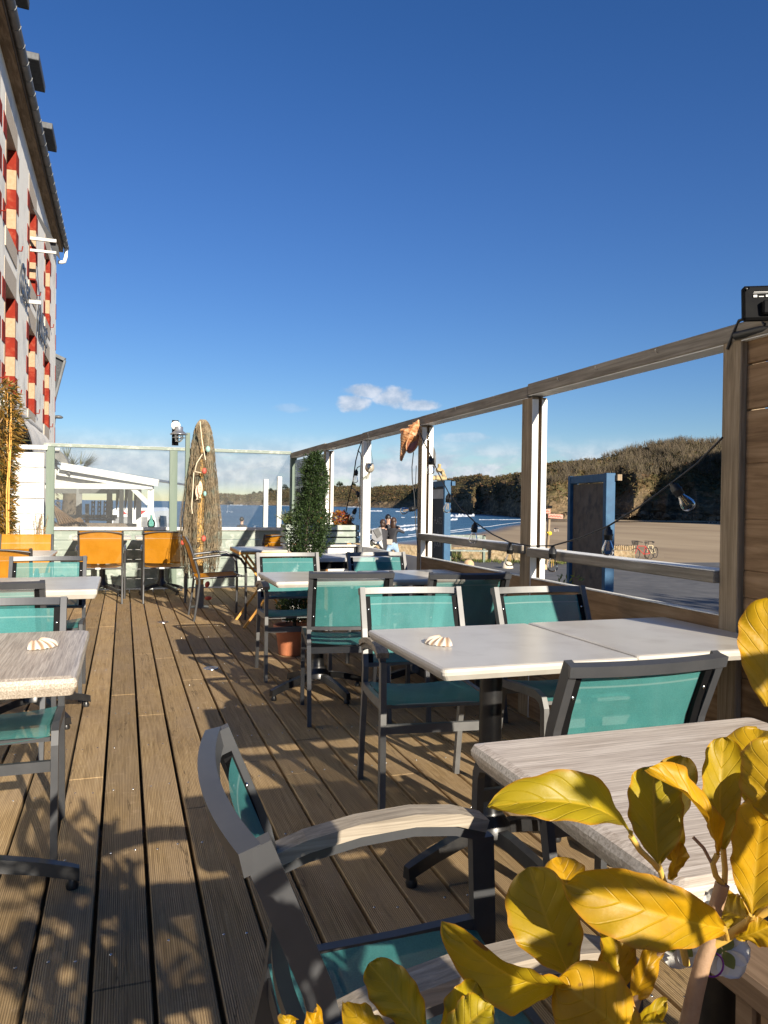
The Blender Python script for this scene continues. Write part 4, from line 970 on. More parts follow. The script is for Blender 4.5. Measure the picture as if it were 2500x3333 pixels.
float_(667, 1607, 8.67, 'pale green net float right of the wooden fish', 'greenfloat', (1, 1, 1.6), .018); float_(663, 1753, 8.66, 'red net float low on the right of the pole behind mesh')
float_(597, 1763, 8.64, 'red net float hanging in front of the yellow chair back', 'redfloat', (1, 1, 1.5), .027, R(25)); float_(675, 1902, 8.62, 'dark red net float dangling under the yellow seat', 'redfloat', (1, 1, 1.4), .026, R(20))
float_(678, 1947, 8.60, 'dark red net float lying lowest near the deck', 'redfloat', (1.6, 1, .95), .024)
mb = MB(); mb.tube([nat(664, 1870, 8.64), nat(660, 1915, 8.62), nat(666, 1945, 8.62), nat(690, 1950, 8.62), nat(697, 1920, 8.63), nat(688, 1870, 8.64)], .0025, 5); mb.tube([nat(600, 1720, 8.66), nat(597, 1750, 8.64), nat(590, 1780, 8.64)], .0025, 5)
tag(mb.build('float_cord', M['net']), 'thin dark cord loop carrying the lowest red floats under the net', 'cord')

# ------------------------------------------------------------------ planter corner
t = empty('bench_box', (1.86, 7.5, 0), 'white boarded box seat under the slatted planter', 'box')
mb = MB(); mb.box((0, .02, .385), (.68, .30, .77)); mb.build('body', M['white'], t); mb = MB(); mb.box((0, 0, .778), (.72, .36, .018), bev=.003); mb.build('lid', M['white'], t)
t = empty('slatted_planter', (1.855, 7.47, .80), 'pale green slatted planter box holding autumn plants', 'planter')
mb = MB()
for k in range(3):
    z = .028+k*.064
    for sy in (-1, 1): mb.box((0, sy*.13, z), (.74, .016, .050), bev=.002)
    for sx in (-1, 1): mb.box((sx*.362, 0, z), (.016, .244, .050), bev=.002)
mb.build('slats', M['sage'], t)
mb = MB()
for sx in (-1, 1):
    for sy in (-1, 1): mb.box((sx*.335, sy*.108, .085), (.036, .026, .17))
mb.build('corner_battens', M['sage_z'], t)
mb = MB(); mb.box((0, 0, .07), (.69, .225, .13)); mb.build('liner', M['blackp'], t); mb = MB(); mb.box((0, 0, .14), (.69, .222, .012)); mb.build('soil', M['soil'], t)
for x in (-.28, .27): MB().box((x, -.115, -.0105), (.04, .03, .021)).build('foot', M['block'], t)
def leafquad(mb, c, d_, w_, l_, nrm=None, cup=0):
    d_ = d_.normalized(); s_ = d_.cross(nrm if nrm else Vector((rng.gauss(0, 1), rng.gauss(0, 1), rng.gauss(0, 1)))).normalized()*w_/2
    mb.add([c, c+d_*l_*.5+s_, c+d_*l_, c+d_*l_*.5-s_], [(0, 1, 2, 3)])
def rv(): return Vector((rng.gauss(0, 1), rng.gauss(0, 1), rng.gauss(0, 1))).normalized()
def potplant(px, py, d, rx, rz_, n, mat, lab, name, l_=.035, w_=.02):
    c = D(px, py, d); t = empty(name, (c.x, c.y, .945), lab, 'plant'); mb = MB(); zc = c.z-.945
    for i in range(n):
        q = rv(); q = Vector((q.x*rx, q.y*rx*.7, zc+q.z*rz_))*1.0; q.z = max(.0, q.z)
        leafquad(mb, q, rv()+Vector((0, 0, .3)), w_*rng.uniform(.7, 1.3), l_*rng.uniform(.7, 1.3))
    mb.build('leaves', mat, t); mb = MB()
    for i in range(8): mb.tube([(0, 0, 0), (rng.uniform(-rx, rx)*.7, rng.uniform(-rx, rx)*.5, zc+rng.uniform(-.5, .8)*rz_)], .003, 5)
    mb.build('stems', M['twig'], t)
potplant(1108, 1690, 7.85, .085, .075, 420, M['autumn'], 'plant with dark red and orange leaves at the right of the slatted planter', 'autumn_plant')
potplant(1138, 1700, 7.8, .035, .045, 90, M['autumn'], 'yellow and orange leaf sprig beside the white lantern post', 'autumn_plant')
potplant(1040, 1688, 7.95, .05, .03, 130, M['orange_flower'], 'orange flowering plant half hidden behind the topiary shrub', 'flowering_plant', .03, .025)
potplant(940, 1697, 7.8, .05, .03, 130, M['weeds'], 'small yellow-green plant below the spiky palm at the left of the slatted planter', 'small_plant', .03, .02)
c = D(933, 1705, 7.85); t = empty('spiky_palm', c, 'spiky fan palm tuft at the left end of the slatted planter', 'plant'); mb = MB()
for i in range(46):
    a = rng.uniform(-1.25, .9); b = rng.uniform(-.7, .7); dr = Vector((math.sin(a), b*.6, math.cos(a))).normalized(); l_ = rng.uniform(.10, .165); s_ = Vector((math.cos(a), 0, -math.sin(a)))*.0045
    o_ = Vector((0, 0, .03)); mb.add([o_-s_, o_+s_, o_+dr*l_+Vector((0, 0, -.012))], [(0, 1, 2)])
mb.build('leaves', M['palm_leaf'], t)

# topiary shrub in its pot
t = empty('topiary_shrub', (1.30, 5.98, 0), 'dark green clipped shrub rising in front of the fence corner from a terracotta pot', 'shrub')
def shx(z): return lerp_tab([(.2, -.01), (.6, .04), (.9, .10), (1.1, .09), (1.3, .13), (1.6, .14)], z)
def shr(z): return lerp_tab([(.26, .10), (.40, .135), (.55, .11), (.63, .03), (.70, .03), (.76, .10), (.84, .165), (.93, .16), (1.0, .175), (1.08, .155), (1.16, .10), (1.25, .098), (1.33, .088), (1.45, .085), (1.53, .07), (1.59, .025)], z)
mb = MB(); sr = random.Random(31)
for i in range(21000):
    z = sr.uniform(.26, 1.60); r_ = shr(z)
    a = sr.uniform(0, 2*PI); ww = 1 + .6*mn.noise(Vector((math.cos(a)*1.6, math.sin(a)*1.6, z*6.5)))
    if sr.random() > (.35+r_*6): continue
    rr = r_*ww*(sr.random()**.40); c = Vector((shx(z)+rr*math.cos(a), rr*math.sin(a), z))
    dr = Vector((math.cos(a), math.sin(a), sr.uniform(-.2, 1.1))) + rv()*.8
    s1 = rng.uniform(.012, .021); leafquad(mb, c, dr, s1*.62, s1*1.35)
for i in range(180):
    z = sr.uniform(.7, 1.58); a = sr.uniform(0, 2*PI); r_ = shr(z)*1.02; c = Vector((shx(z)+r_*math.cos(a), r_*math.sin(a), z)); dr = (Vector((math.cos(a), math.sin(a), sr.uniform(.2, 1.6)))).normalized()
    for q in range(7): leafquad(mb, c+dr*q*.007, dr+rv()*.9, .009, .02)
mb.build('crown', M['box_leaf'], t)
mb = MB(); mb.tube([(-.02, 0, .10), (0, 0, .4), (.06, 0, .75), (.09, 0, 1.1), (.13, 0, 1.45)], [.016, .014, .012, .009, .004], 8)
for i in range(30):
    z = sr.uniform(.35, 1.45); a = sr.uniform(0, 6.28); mb.tube([(shx(z)*.9, 0, z-.05), (shx(z)+shr(z)*.8*math.cos(a), shr(z)*.8*math.sin(a), z+.03)], .003, 5)
mb.build('trunk', M['trunk'], t)
t = empty('terracotta_pot', (1.27, 5.98, 0), 'terracotta pot standing on the deck under the topiary shrub', 'pot')
mb = MB(); mb.lathe([(.0, .012), (.098, .0), (.104, .01), (.128, .19), (.131, .195), (.144, .20), (.148, .235), (.14, .238), (.128, .23), (.118, .20)], n=32); mb.build('body', M['terracotta'], t)
mb = MB(); mb.lathe([(0, .21), (.122, .205)], n=24); mb.build('soil', M['soil'], t)

# ------------------------------------------------------------------ things hung on the windbreak
t = empty('whelk_shell', D(1335, 1425, 5.92), 'big knobbed orange whelk shell hanging on the post below the top rail', 'shell')
apx, tl_ = D(1363, 1366, 5.92)-D(1335, 1425, 5.92), D(1305, 1500, 5.92)-D(1335, 1425, 5.92); ax_ = (tl_-apx); Lx = ax_.length; ax_.normalize()
toward = (CAM - D(1335, 1425, 5.92)).normalized(); e1 = ax_.cross(toward).normalized(); e2 = e1.cross(ax_).normalized()
if e2.dot(toward) < 0: e2 = -e2
MS = 1 if e1.dot(RT) > 0 else -1
prof = [(0, .003), (.06, .016), (.10, .020), (.12, .030), (.18, .036), (.20, .047), (.27, .054), (.30, .068), (.37, .078), (.44, .074), (.52, .062), (.62, .042), (.74, .027), (.87, .018), (1, .010)]
mb = MB()
def wh(u, v):
    a = 2*PI*u; r_ = lerp_tab(prof, v); kn = .018*max(0, math.cos(a*9))**3*math.exp(-((v-.36)/.05)**2) + .010*max(0, math.cos(a*11))**3*math.exp(-((v-.20)/.03)**2)+.006*max(0, math.cos(a*11))**3*math.exp(-((v-.11)/.02)**2)
    r_ += kn + .0016*math.sin(v*120); off = e1*.018*math.sin(min(1, max(0, (v-.3)/.7))*PI)
    return tuple(apx + ax_*Lx*v + off + (e1*math.cos(a)+e2*math.sin(a))*r_)
mb.grid(wh, 72, 60)
mt, nt, bs = newmat('whelk_skin'); v = pos(nt); f = noise(nt, v, 34, 6, .7); g = noise(nt, pos(nt, (1, 1, .5)), 60, 4)
c = ramp(nt, f, [(.3, (.12, .035, .012)), (.45, (.38, .15, .05)), (.56, (.52, .27, .12)), (.75, (.60, .42, .26))]); L(nt, c, bs.inputs['Base Color']); bs.inputs['Roughness'].default_value = .5; bump(nt, bs, f, .5, .004)
mb.build('body', mt, t)
mb = MB()                                                          # mouth: a flared bowl and canal opening towards the deck
mc = apx + ax_*Lx*.50 + e1*MS*.030 + e2*.060
sgn = 1
def mouth(u, v):
    a = 2*PI*u; ww = v
    x = math.cos(a)*(.040 if math.cos(a) > 0 else .046); y = math.sin(a)*(.074 if math.sin(a) < 0 else .088)
    dep = -.016*(1-v**2)
    return tuple(mc + e1*x*ww*MS + ax_*(y*ww+.008) + e2*(dep+.006*(v > .95)))
mb.grid(mouth, 32, 8); mb.build('mouth', M['shell_in'], t)
mb = MB(); mb.tube([Vector(mouth(i/32, 1.0)) for i in range(33)], .0055, 6); mb.build('lip', mt, t)
# mosaic glass lantern
c = D(1203, 1522, 7.10); t = empty('hanging_lantern', c, 'round mosaic glass lantern hanging on wires at the white post', 'lantern')
mb = MB(); mb.lathe([(.0, -.048), (.022, -.044), (.039, -.026), (.044, .0), (.040, .022), (.032, .036)], n=22); mb.build('bowl', M['brass'], t)
mb = MB(); tp = D(1197, 1406, 7.12)-c
for a in (0, 2.1, 4.2): mb.tube([tp, (.034*math.cos(a), .034*math.sin(a), .035)], .0018, 5)
mb.tube([(.034*math.cos(k*.5), .034*math.sin(k*.5), .036) for k in range(14)], .0028, 5); mb.build('wires', M['iron'], t)
mb = MB()
for i in range(26): x = rng.uniform(-.02, .02); mb.tube([(x*.4, 0, -.045), (x-.02, 0, -.075), (x*1.5-.05+rng.uniform(-.02, .02), .0, -.10-rng.uniform(0, .02))], .0012, 4)
mb.build('fringe', M['net'], t)
# grey disc behind the shell post
mb = MB(); mb.lathe([(0, -.008), (.115, -.008), (.118, .0), (.11, .008), (0, .010)], (0, 0, 0), 32, Matrix.Rotation(R(-4), 3, 'Z') @ Matrix.Rotation(R(90), 3, 'Y'))
o = mb.build('round_plaque', M['frame_grey'], None, D(1402, 1497, 6.15)); tag(o, 'grey round plaque mounted on the outer side of the shell post', 'plaque')
mb = MB(); mb.tube([(2.235+.02*math.sin(k*.9), 5.585, 1.745-.010*k+.012*math.cos(k*.9)) for k in range(7)], .003, 5); tag(mb.build('metal_hook', M['steel']), 'bent metal hook on the white face of the shell post', 'hook')

# festoon lights
def bulb(parent, c, down, s_=1.0):
    dn = Vector(down).normalized(); rot = Vector((0, 0, -1)).rotation_difference(dn).to_matrix()
    so_ = MB().lathe([(.0, .012), (.010, .012), (.012, .0), (.019, -.004), (.020, -.022), (.022, -.024), (.022, -.030), (.019, -.032), (.019, -.050), (.0, -.052)], c, 16, rot).build('socket', M['rubber'], parent)
    gl = MB().lathe([(.013, -.048), (.015, -.058), (.024, -.078), (.0285, -.094), (.027, -.108), (.018, -.119), (.0, -.123)], c, 18, rot).build('bulb', M['bulb'], parent)
    mb = MB()
    for q in (-.004, .004): mb.tube([Vector(c)+rot @ Vector((q, 0, -.056)), Vector(c)+rot @ Vector((q*1.4, 0, -.098))], .0013, 5)
    mb.build('filament', M['filament'], gl)
def fat(px, py, x=2.105): r_ = ray(px, py); return CAM + r_*(x/r_.x)
t = empty('festoon_lights', (0, 0, 0), 'black cable of clear festoon bulbs swagged along the open windbreak on the right', 'string lights')
BP = [(1402, 1490), (1461, 1612), (1546, 1707), (1660, 1774), (1799, 1785), (1980, 1722), (2191, 1580)]
tl = [(0, 0, -1), (-.1, 0, -1), (-.12, 0, -1), (.0, 0, -1), (0, 0, -1), (0, 0, -1), (.35, -.5, -.8)]
pts = [fat(1366, 1406), fat(1380, 1440)]
for i, p in enumerate(BP):
    pts.append(fat(*p)+Vector((0, 0, .014)))
    if i < len(BP)-1: n_ = BP[i+1]; pts.append(fat((p[0]+n_[0])/2, (p[1]+n_[1])/2 + 4)+Vector((0, 0, .01)))
pts += [fat(2270, 1508), fat(2352, 1424)]
MB().tube(pts, .0042, 6).build('cable', M['rubber'], t)
for p, d_ in zip(BP, tl): bulb(t, fat(*p), d_)
t = empty('festoon_lights', (0, 0, 0), 'loose hanging cable with dark bulb sockets left of the white lantern post', 'string lights')
fa2 = lambda px, py: fat(px, py, 2.20)
MB().tube([fa2(1178, 1436), fa2(1168, 1462), fa2(1158, 1500), fa2(1150, 1560), fa2(1143, 1590), fa2(1135, 1625), fa2(1125, 1672)], .006, 6).build('cable', M['rubber'], t)
MB().tube([fa2(1165, 1467), fa2(1173, 1474), fa2(1176, 1490), fa2(1174, 1525), fa2(1172, 1600), fa2(1170, 1690)], .005, 6).build('cable', M['rubber'], t)
MB().tube([fa2(1143, 1588), fa2(1155, 1595), fa2(1162, 1604)], .0045, 6).build('cable', M['rubber'], t); MB().tube([fa2(1172, 1517), fa2(1163, 1522), fa2(1160, 1532)], .0045, 6).build('cable', M['rubber'], t); MB().tube([fa2(1170, 1640), fa2(1163, 1648), fa2(1158, 1660)], .0045, 6).build('cable', M['rubber'], t)
for p, d_ in (((1160, 1532), (-.1, 0, -1)), ((1162, 1602), (.5, -.2, -1)), ((1157, 1658), (-.4, .1, -1))): bulb(t, fa2(*p), d_)
t = empty('festoon_lights', (0, 0, 0), 'thin cable with one clear bulb dangling below the whelk shell', 'string lights')
fa3 = lambda px, py: fat(px, py, 2.16)
MB().tube([fa3(1346, 1472), fa3(1341, 1520), fa3(1342, 1560), fa3(1348, 1610), fa3(1351, 1660), fa3(1354, 1720), fa3(1362, 1800)], .004, 6).build('cable', M['rubber'], t)
bulb(t, fa3(1352, 1654), (-1, .2, -.25)); MB().tube([fa3(1355, 1515), fa3(1352, 1600)], .003, 5).build('cable', M['rubber'], t)
# floodlight
c = D(2512, 1080, 2.70); t = empty('flood_light', c, 'black floodlight seen from behind on top of the tall board screen', 'lamp', None, R(-28))
mb = MB(); mb.box((.0, .02, .105), (.19, .030, .125), M=Matrix.Rotation(R(-6), 3, 'X'), bev=.008); b_ = mb.build('housing', M['blackp'], t)
mb = MB()
for x in (-.082, .082):
    for z in (.055, .155): mb.lathe([(0, 0), (.006, 0), (.006, .004)], (x, .006-(z-.1)*.08, z), 8, Matrix.Rotation(R(90), 3, 'X'))
mb.build('screw', M['iron'], b_)
mb = MB(); mb.box((.015, -.006, .085), (.10, .024, .05), bev=.006); mb.build('junction_box', M['blackp'], t)
mb = MB(); mb.lathe([(.013, .0), (.013, .065), (.016, .066), (.016, .08), (.0, .08)], (.022, -.012, 0), 14); mb.build('stem', M['tube'], t)
mb = MB(); mb.box((-.035, .0035, .142), (.05, .001, .0015)); mb.box((-.035, .0035, .138), (.055, .001, .001)); mb.box((-.055, .0043, .128), (.012, .001, .008)); mb.box((-.035, .0043, .126), (.016, .001, .003)); mb.box((-.015, .0043, .128), (.010, .001, .007)); mb.build('label_print', M['white'], b_)
mb = MB(); mb.tube([c+Vector((-.0, .03, .03)), (2.17, 2.22, 1.905), (2.155, 2.29, 1.895), (2.15, 2.31, 1.855), (2.155, 2.345, 1.80)], .006, 6); mb.tube([(2.15, 2.30, 1.84), (2.17, 2.1, 1.842), (2.19, 1.65, 1.845)], .016, 8)
tag(mb.build('power_cable', M['rubber']), 'black cables clipped along the top of the tall board screen', 'cable')
# ------------------------------------------------------------------ white building on the left
BX = -1.85
t = empty('guest_house', (BX, 15, 0), 'tall white rendered building with red and cream quoined windows along the left edge', 'building')
def bpart(mb, name, mat, par=None):
    o = mb.build(name, mat, par or t)
    if not par: o.location = -t.location
    return o
YE = 23.45; WY = [(8.55, 9.65), (11.80, 12.95), (14.98-1.14, 14.98), (17.05, 18.17), (20.35, 21.45)]
ZR = [(3.02, 4.72), (5.60, 7.32)]
mb = MB()
ys = [6.0]
for a, b in WY: ys += [a, b]
ys.append(YE); zs = [-.95, 3.02, 4.72, 5.60, 7.32, 8.25]
def is_open(i, j): return i % 2 == 1 and j in (1, 3)
for i in range(len(ys)-1):
    for j in range(len(zs)-1):
        if is_open(i, j): continue
        mb.add([(BX, ys[i], zs[j]), (BX, ys[i+1], zs[j]), (BX, ys[i+1], zs[j+1]), (BX, ys[i], zs[j+1])], [(0, 1, 2, 3)])
mb.add([(BX, YE, -.95), (BX-7, YE, -.95), (BX-7, YE, 8.25), (BX-3.5, YE, 11.4), (BX, YE, 8.25)], [(0, 1, 2, 3, 4)])
mb.add([(BX, 6, -.95), (BX-7, 6, -.95), (BX-7, 6, 8.25), (BX-3.5, 6, 11.4), (BX, 6, 8.25)], [(4, 3, 2, 1, 0)])
bpart(mb, 'wall', M['cream_wall'])
mb = MB()                                                          # roof slope
mb.add([(BX+.17, 5.6, 8.42), (BX+.17, YE+.15, 8.42), (BX-3.5, YE+.15, 11.75), (BX-3.5, 5.6, 11.75), (BX+.17, 5.6, 8.33), (BX+.17, YE+.15, 8.33), (BX-3.5, YE+.15, 11.60), (BX-3.5, 5.6, 11.60)], [(0, 1, 2, 3), (7, 6, 5, 4), (0, 4, 5, 1), (1, 5, 6, 2), (3, 7, 4, 0)]); bpart(mb, 'roof', M['slate'])
mb = MB(); mb.box((BX+.09, (5.6+YE)/2, 8.14), (.18, YE-5.7, .045)); mb.box((BX+.165, (5.6+YE)/2, 8.20), (.03, YE-5.7, .16)); bpart(mb, 'soffit', M['soffit'])
mb = MB(); gy0, gy1 = 5.6, YE+.22                                   # half-round gutter with seams
def gut(u, v): a = PI*u; return (BX+.24-.075*math.cos(a), gy0+(gy1-gy0)*v, 8.33-.085*math.sin(a))
mb.grid(gut, 12, 40); mb.grid(lambda u, v: (BX+.24+.066*math.cos(PI*u), gy0+(gy1-gy0)*v, 8.33-.076*math.sin(PI*u)), 12, 40)
for k in range(36): yy = gy0+.25+k*.5; mb.tube([(BX+.24-.079*math.cos(PI*q/8), yy, 8.33-.089*math.sin(PI*q/8)) for q in range(9)], .007, 5)
g_ = bpart(mb, 'gutter', M['zinc'])
mb = MB(); mb.tube([(BX+.24, YE+.1, 8.26), (BX+.24, YE+.1, 8.05), (BX+.20, YE+.1, 7.90), (BX+.14, YE+.1, 7.88), (BX+.03, YE+.1, 7.88)], .05, 10); bpart(mb, 'downpipe', M['white'])
mb = MB(); mb.tube([(BX-.04, YE+.05, 7.86), (BX-.04, YE+.05, -.9)], .035, 8); bpart(mb, 'downpipe', M['canvas_w'])
br2 = random.Random(2)
for i, (a, b) in enumerate(WY):
    for j, (z0, z1) in enumerate(ZR):
        mb = MB(); dp = .24                                       # glass and timber set back in the opening
        mb.box((BX-dp-.03, (a+b)/2, (z0+z1)/2), (.02, b-a, z1-z0)); wn_ = bpart(mb, 'window', M['dark_glass'])
        mb = MB(); mb.box((BX-dp, (a+b)/2, z0+.03), (.05, b-a, .06)); mb.box((BX-dp, (a+b)/2, z1-.03), (.05, b-a, .06)); mb.box((BX-dp, a+.03, (z0+z1)/2), (.05, .06, z1-z0-.12)); mb.box((BX-dp, b-.03, (z0+z1)/2), (.05, .06, z1-z0-.12)); mb.box((BX-dp, (a+b)/2, (z0+z1)/2), (.045, .05, z1-z0-.12)); mb.build('frame', M['white'], wn_)
        sur = MB(); k = 5; hh_ = (z1-z0)/k                           # quoins: alternate red and cream blocks, toothed on the face
        for q in range(k):
            sur.cm = 0 if q % 2 == 0 else 1
            for side, yy in ((1, b), (-1, a)):
                tooth = .26 if q % 2 == 0 else .13
                sur.box((BX-.11, yy+side*.0+side*.05, z0+hh_*(q+.5)), (.232, .104, hh_-.004))
                if q % 2 == 0: sur.box((BX+.004, yy+side*(.104+tooth/2-.002), z0+hh_*(q+.5)), (.010, tooth, hh_-.004))
        sur.cm = 2; sur.box((BX-.112, (a+b)/2, z1+.19), (.236, b-a+.30, .378)); sur.box((BX-.108, (a+b)/2, z0-.16), (.25, b-a+.22, .318))
        bpart(sur, 'window_surround', [M['red'], M['sandstone'], M['granite']])
        mb = MB(); mb.tube([(BX, b+.30, z0+.06), (BX+.07, b+.30, z0+.06), (BX+.085, b+.30, z0+.15)], .012, 6); bpart(mb, 'shutter_catch', M['red'])
for q in range(9):                                                 # red corner stones
    mb = MB(); mb.box((BX+.003, YE-.06, 7.3-q*.86), (.010, .13, .42)); bpart(mb, 'corner_stone', M['red'])
for yy in (10.2, 12.85, 15.45, 18.1):                              # wall dormers: slate eaves jutting over the gutter
    mb = MB(); mb.box((BX-.30, yy, 8.72), (.46, .92, .44)); dm = bpart(mb, 'dormer', M['slate'])
    mb = MB(); mb.box((BX-.05, yy, 9.00), (.84, 1.14, .13), M=Matrix.Rotation(R(3), 3, 'Y'), bev=.01); mb.build('dormer_roof', M['slate'], dm)
    mb = MB(); mb.box((BX-.06, yy, 8.72), (.012, .62, .36)); mb.build('dormer_pane', M['dark_glass'], dm)
def text(name, body, size, mat, mtx, parent, ext=.004, shear=0):
    cu = bpy.data.curves.new(name, 'FONT'); cu.body = body; cu.size = size; cu.extrude = ext; cu.shear = shear; cu.align_x = 'CENTER'; cu.align_y = 'CENTER'
    ob = bpy.data.objects.new(name+'_tmp', cu); COL.objects.link(ob); bpy.context.view_layer.update()
    me = bpy.data.meshes.new_from_object(ob.evaluated_get(bpy.context.evaluated_depsgraph_get())); bpy.data.objects.remove(ob)
    me.materials.clear(); me.materials.append(mat); me.name = name
    o = bpy.data.objects.new(name, me); COL.objects.link(o)
    me.transform(mtx)
    if parent: o.parent = parent; o.location = -parent.location
    return o
fw = Matrix(((0, 0, 1), (1, 0, 0), (0, 1, 0))).to_4x4()             # text lying in a wall that faces +X
for body, yy, zz, sz in (('Chez', 15.95, 5.22, .66), ('Hubert', 19.25, 5.12, .72)):
    mm = Matrix.Translation((BX+.05, yy, zz)) @ fw @ Matrix.Diagonal((1, 1.3, 1, 1)); o = text('lettering', body, sz, M['frame'], mm, None, .012, .35); o.parent = t; o.location = -t.location
# bracket and dark cloth
t2 = empty('banner_bracket', (BX, 17.2, 6), 'cream bracket bars on the white facade holding a black slanting cloth', 'bracket')
def p2(mb, n_, mt_): o = mb.build(n_, mt_, t2); o.location = -t2.location
mb = MB(); mb.box((BX+.245, 17.2, 6.50), (.49, .05, .06)); p2(mb, 'bar', M['canvas_w']); mb = MB(); mb.box((BX+.245, 17.2, 6.26), (.49, .05, .05)); p2(mb, 'bar', M['canvas_w']); mb = MB(); mb.box((BX+.14, 16.5, 5.05), (.28, .05, .07)); p2(mb, 'bar', M['canvas_w'])
mb = MB(); mb.prism([(BX+.03, 17.3, 7.15), (BX+.10, 17.3, 7.10), (BX+.52, 17.3, 6.42), (BX+.56, 17.3, 6.16), (BX+.44, 17.3, 6.30)], (0, -.015, 0), (0, .015, 0)); p2(mb, 'cloth', M['black_cloth'])
# roller awning along the ground floor
t3 = empty('awning', (BX, 15.5, 1.9), 'half rolled grey awning with curled fabric under the white building windows', 'awning')
def p3(mb, n_, mt_): o = mb.build(n_, mt_, t3); o.location = -t3.location
mb = MB(); mb.box((BX-.004+.02, 15.5, 1.75), (.04, 5.6, 1.35)); p3(mb, 'shop_front', M['black_cloth'])
mb = MB(); mb.grid(lambda u, v: (BX+.06+.45*math.sin(v*1.5), 13.2+4.6*u, 2.62-.85*(1-math.cos(v*1.5))-.06*math.sin(u*19)*v), 30, 10); mb.grid(lambda u, v: (BX+.055+.445*math.sin(v*1.5), 13.2+4.6*u, 2.60-.85*(1-math.cos(v*1.5))-.06*math.sin(u*19)*v), 30, 10); p3(mb, 'fabric', M['canvas_w'])
mb = MB(); mb.tube([(BX+.12, 13.0, 2.66), (BX+.12, 18.0, 2.66)], .07, 12); p3(mb, 'roller', M['canvas_w'])
t3b = empty('awning', (D(178, 1500, 15.5).x, D(178, 1500, 15.5).y, 1.62), 'dark grey curled awning end seen through the left glass pane', 'awning')
mb = MB(); mb.grid(lambda u, v: (-.06+.36*math.sin(v*1.45), 1.2*u, .62-.62*(1-math.cos(v*1.45))), 6, 14); mb.grid(lambda u, v: (-.06+.34*math.sin(v*1.45), 1.2*u, .60-.62*(1-math.cos(v*1.45))), 6, 14)
mb.prism([(-.06+.36*math.sin(v*.1*1.45), 0, .62-.62*(1-math.cos(v*.1*1.45))) for v in range(11)]+[(.18, 0, .18), (.10, 0, .34), (-.06, 0, .45)], (0, -.01, 0), (0, .01, 0)); mb.build('fabric', M['canvas'], t3b)
mb = MB(); mb.tube([(-.5, -.1, .58), (.1, -.1, .58)], .035, 8); mb.build('arm', M['canvas_w'], t3b)
# neighbouring slate roof and street lamp
t4 = empty('slate_lean_to', (-1.7, 27, 4), 'dark slate lean-to roof jutting out past the far corner of the white building', 'roof')
A_, B_, C_ = D(168, 1153, 25), D(212, 1174, 25), D(176, 1310, 25); o4 = t4.location
mb = MB(); mb.prism([A_-o4, B_-o4, C_-o4, D(160, 1310, 25)-o4], (0, 0, 0), (-1.2, 2.6, .0)); mb.build('slates', M['slate'], t4)
mb = MB(); mb.bar(A_-o4+Vector((0, -.03, .03)), B_-o4+Vector((0, -.03, .03)), .12, .10); mb.bar(B_-o4+Vector((0, -.03, 0)), C_-o4+Vector((0, -.03, 0)), .08, .06); mb.build('flashing', M['zinc'], t4)
t5 = empty('street_lamp', D(172, 1700, 27), 'grey street lamp head poking out beyond the white building corner', 'street lamp')
hd = D(190, 1357, 27)-t5.location
MB().tube([(0, 0, -3), (0, 0, hd.z-.3), (.03, 0, hd.z)], .05, 8).build('mast', M['frame_grey'], t5)
mb = MB(); mb.lathe([(0, .06), (.09, .05), (.15, .01), (.16, -.03), (.12, -.05), (0, -.06)], hd, 16); mb.build('lamp_head', M['frame_grey'], t5)

# ------------------------------------------------------------------ bamboo at the left edge
t = empty('bamboo', (-1.36, 9.9, 0), 'clump of bamboo with orange canes and narrow leaves at the left edge', 'bamboo')
b5 = random.Random(17)
for k in range(16):
    x, y = b5.uniform(-.26, .12), b5.uniform(-.25, .25); lx = b5.uniform(-.05, .08); h = b5.uniform(1.6, 2.5)
    MB().tube([(x+lx*s_/5+.01*math.sin(s_*2+k), y, h*s_/5) for s_ in range(6)], [.011, .011, .010, .009, .007, .004], 7).build('cane', M['bamboo'], t)
mb = MB()
for i in range(6500):
    z = b5.uniform(.25, 2.55); rr = lerp_tab([(.2, .13), (.9, .15), (1.6, .17), (2.1, .25), (2.55, .15)], z)*math.sqrt(b5.random())
    a = b5.uniform(0, 6.28); c = Vector((-.02+rr*math.cos(a), rr*math.sin(a), z)); d_ = Vector((math.cos(a)*.7+b5.gauss(0, .4), math.sin(a)*.5+b5.gauss(0, .4), b5.gauss(-.15, .55)))
    leafquad(mb, c, d_, b5.uniform(.010, .020), b5.uniform(.07, .14))
mb.build('leaves', M['bamboo_leaf'], t)
t = empty('rosemary', (-1.02, 10.72, 0), 'sparse wiry green herb in front of the white boarding', 'plant'); mb = MB(); lf = MB()
for k in range(9):
    p = [Vector((b5.uniform(-.05, .05), 0, 0))]
    for s_ in range(5): p.append(p[-1]+Vector((b5.uniform(-.03, .035), b5.uniform(-.02, .02), .20)))
    mb.tube(p, .003, 5)
    for s_ in range(60): i = b5.randrange(2, 5); q = p[i].lerp(p[i+1] if i < 5 else p[i], b5.random()); leafquad(lf, q, rv()+Vector((0, 0, .4)), .004, .028)
mb.build('stems', M['twig'], t); lf.build('leaves', M['weeds'], t)

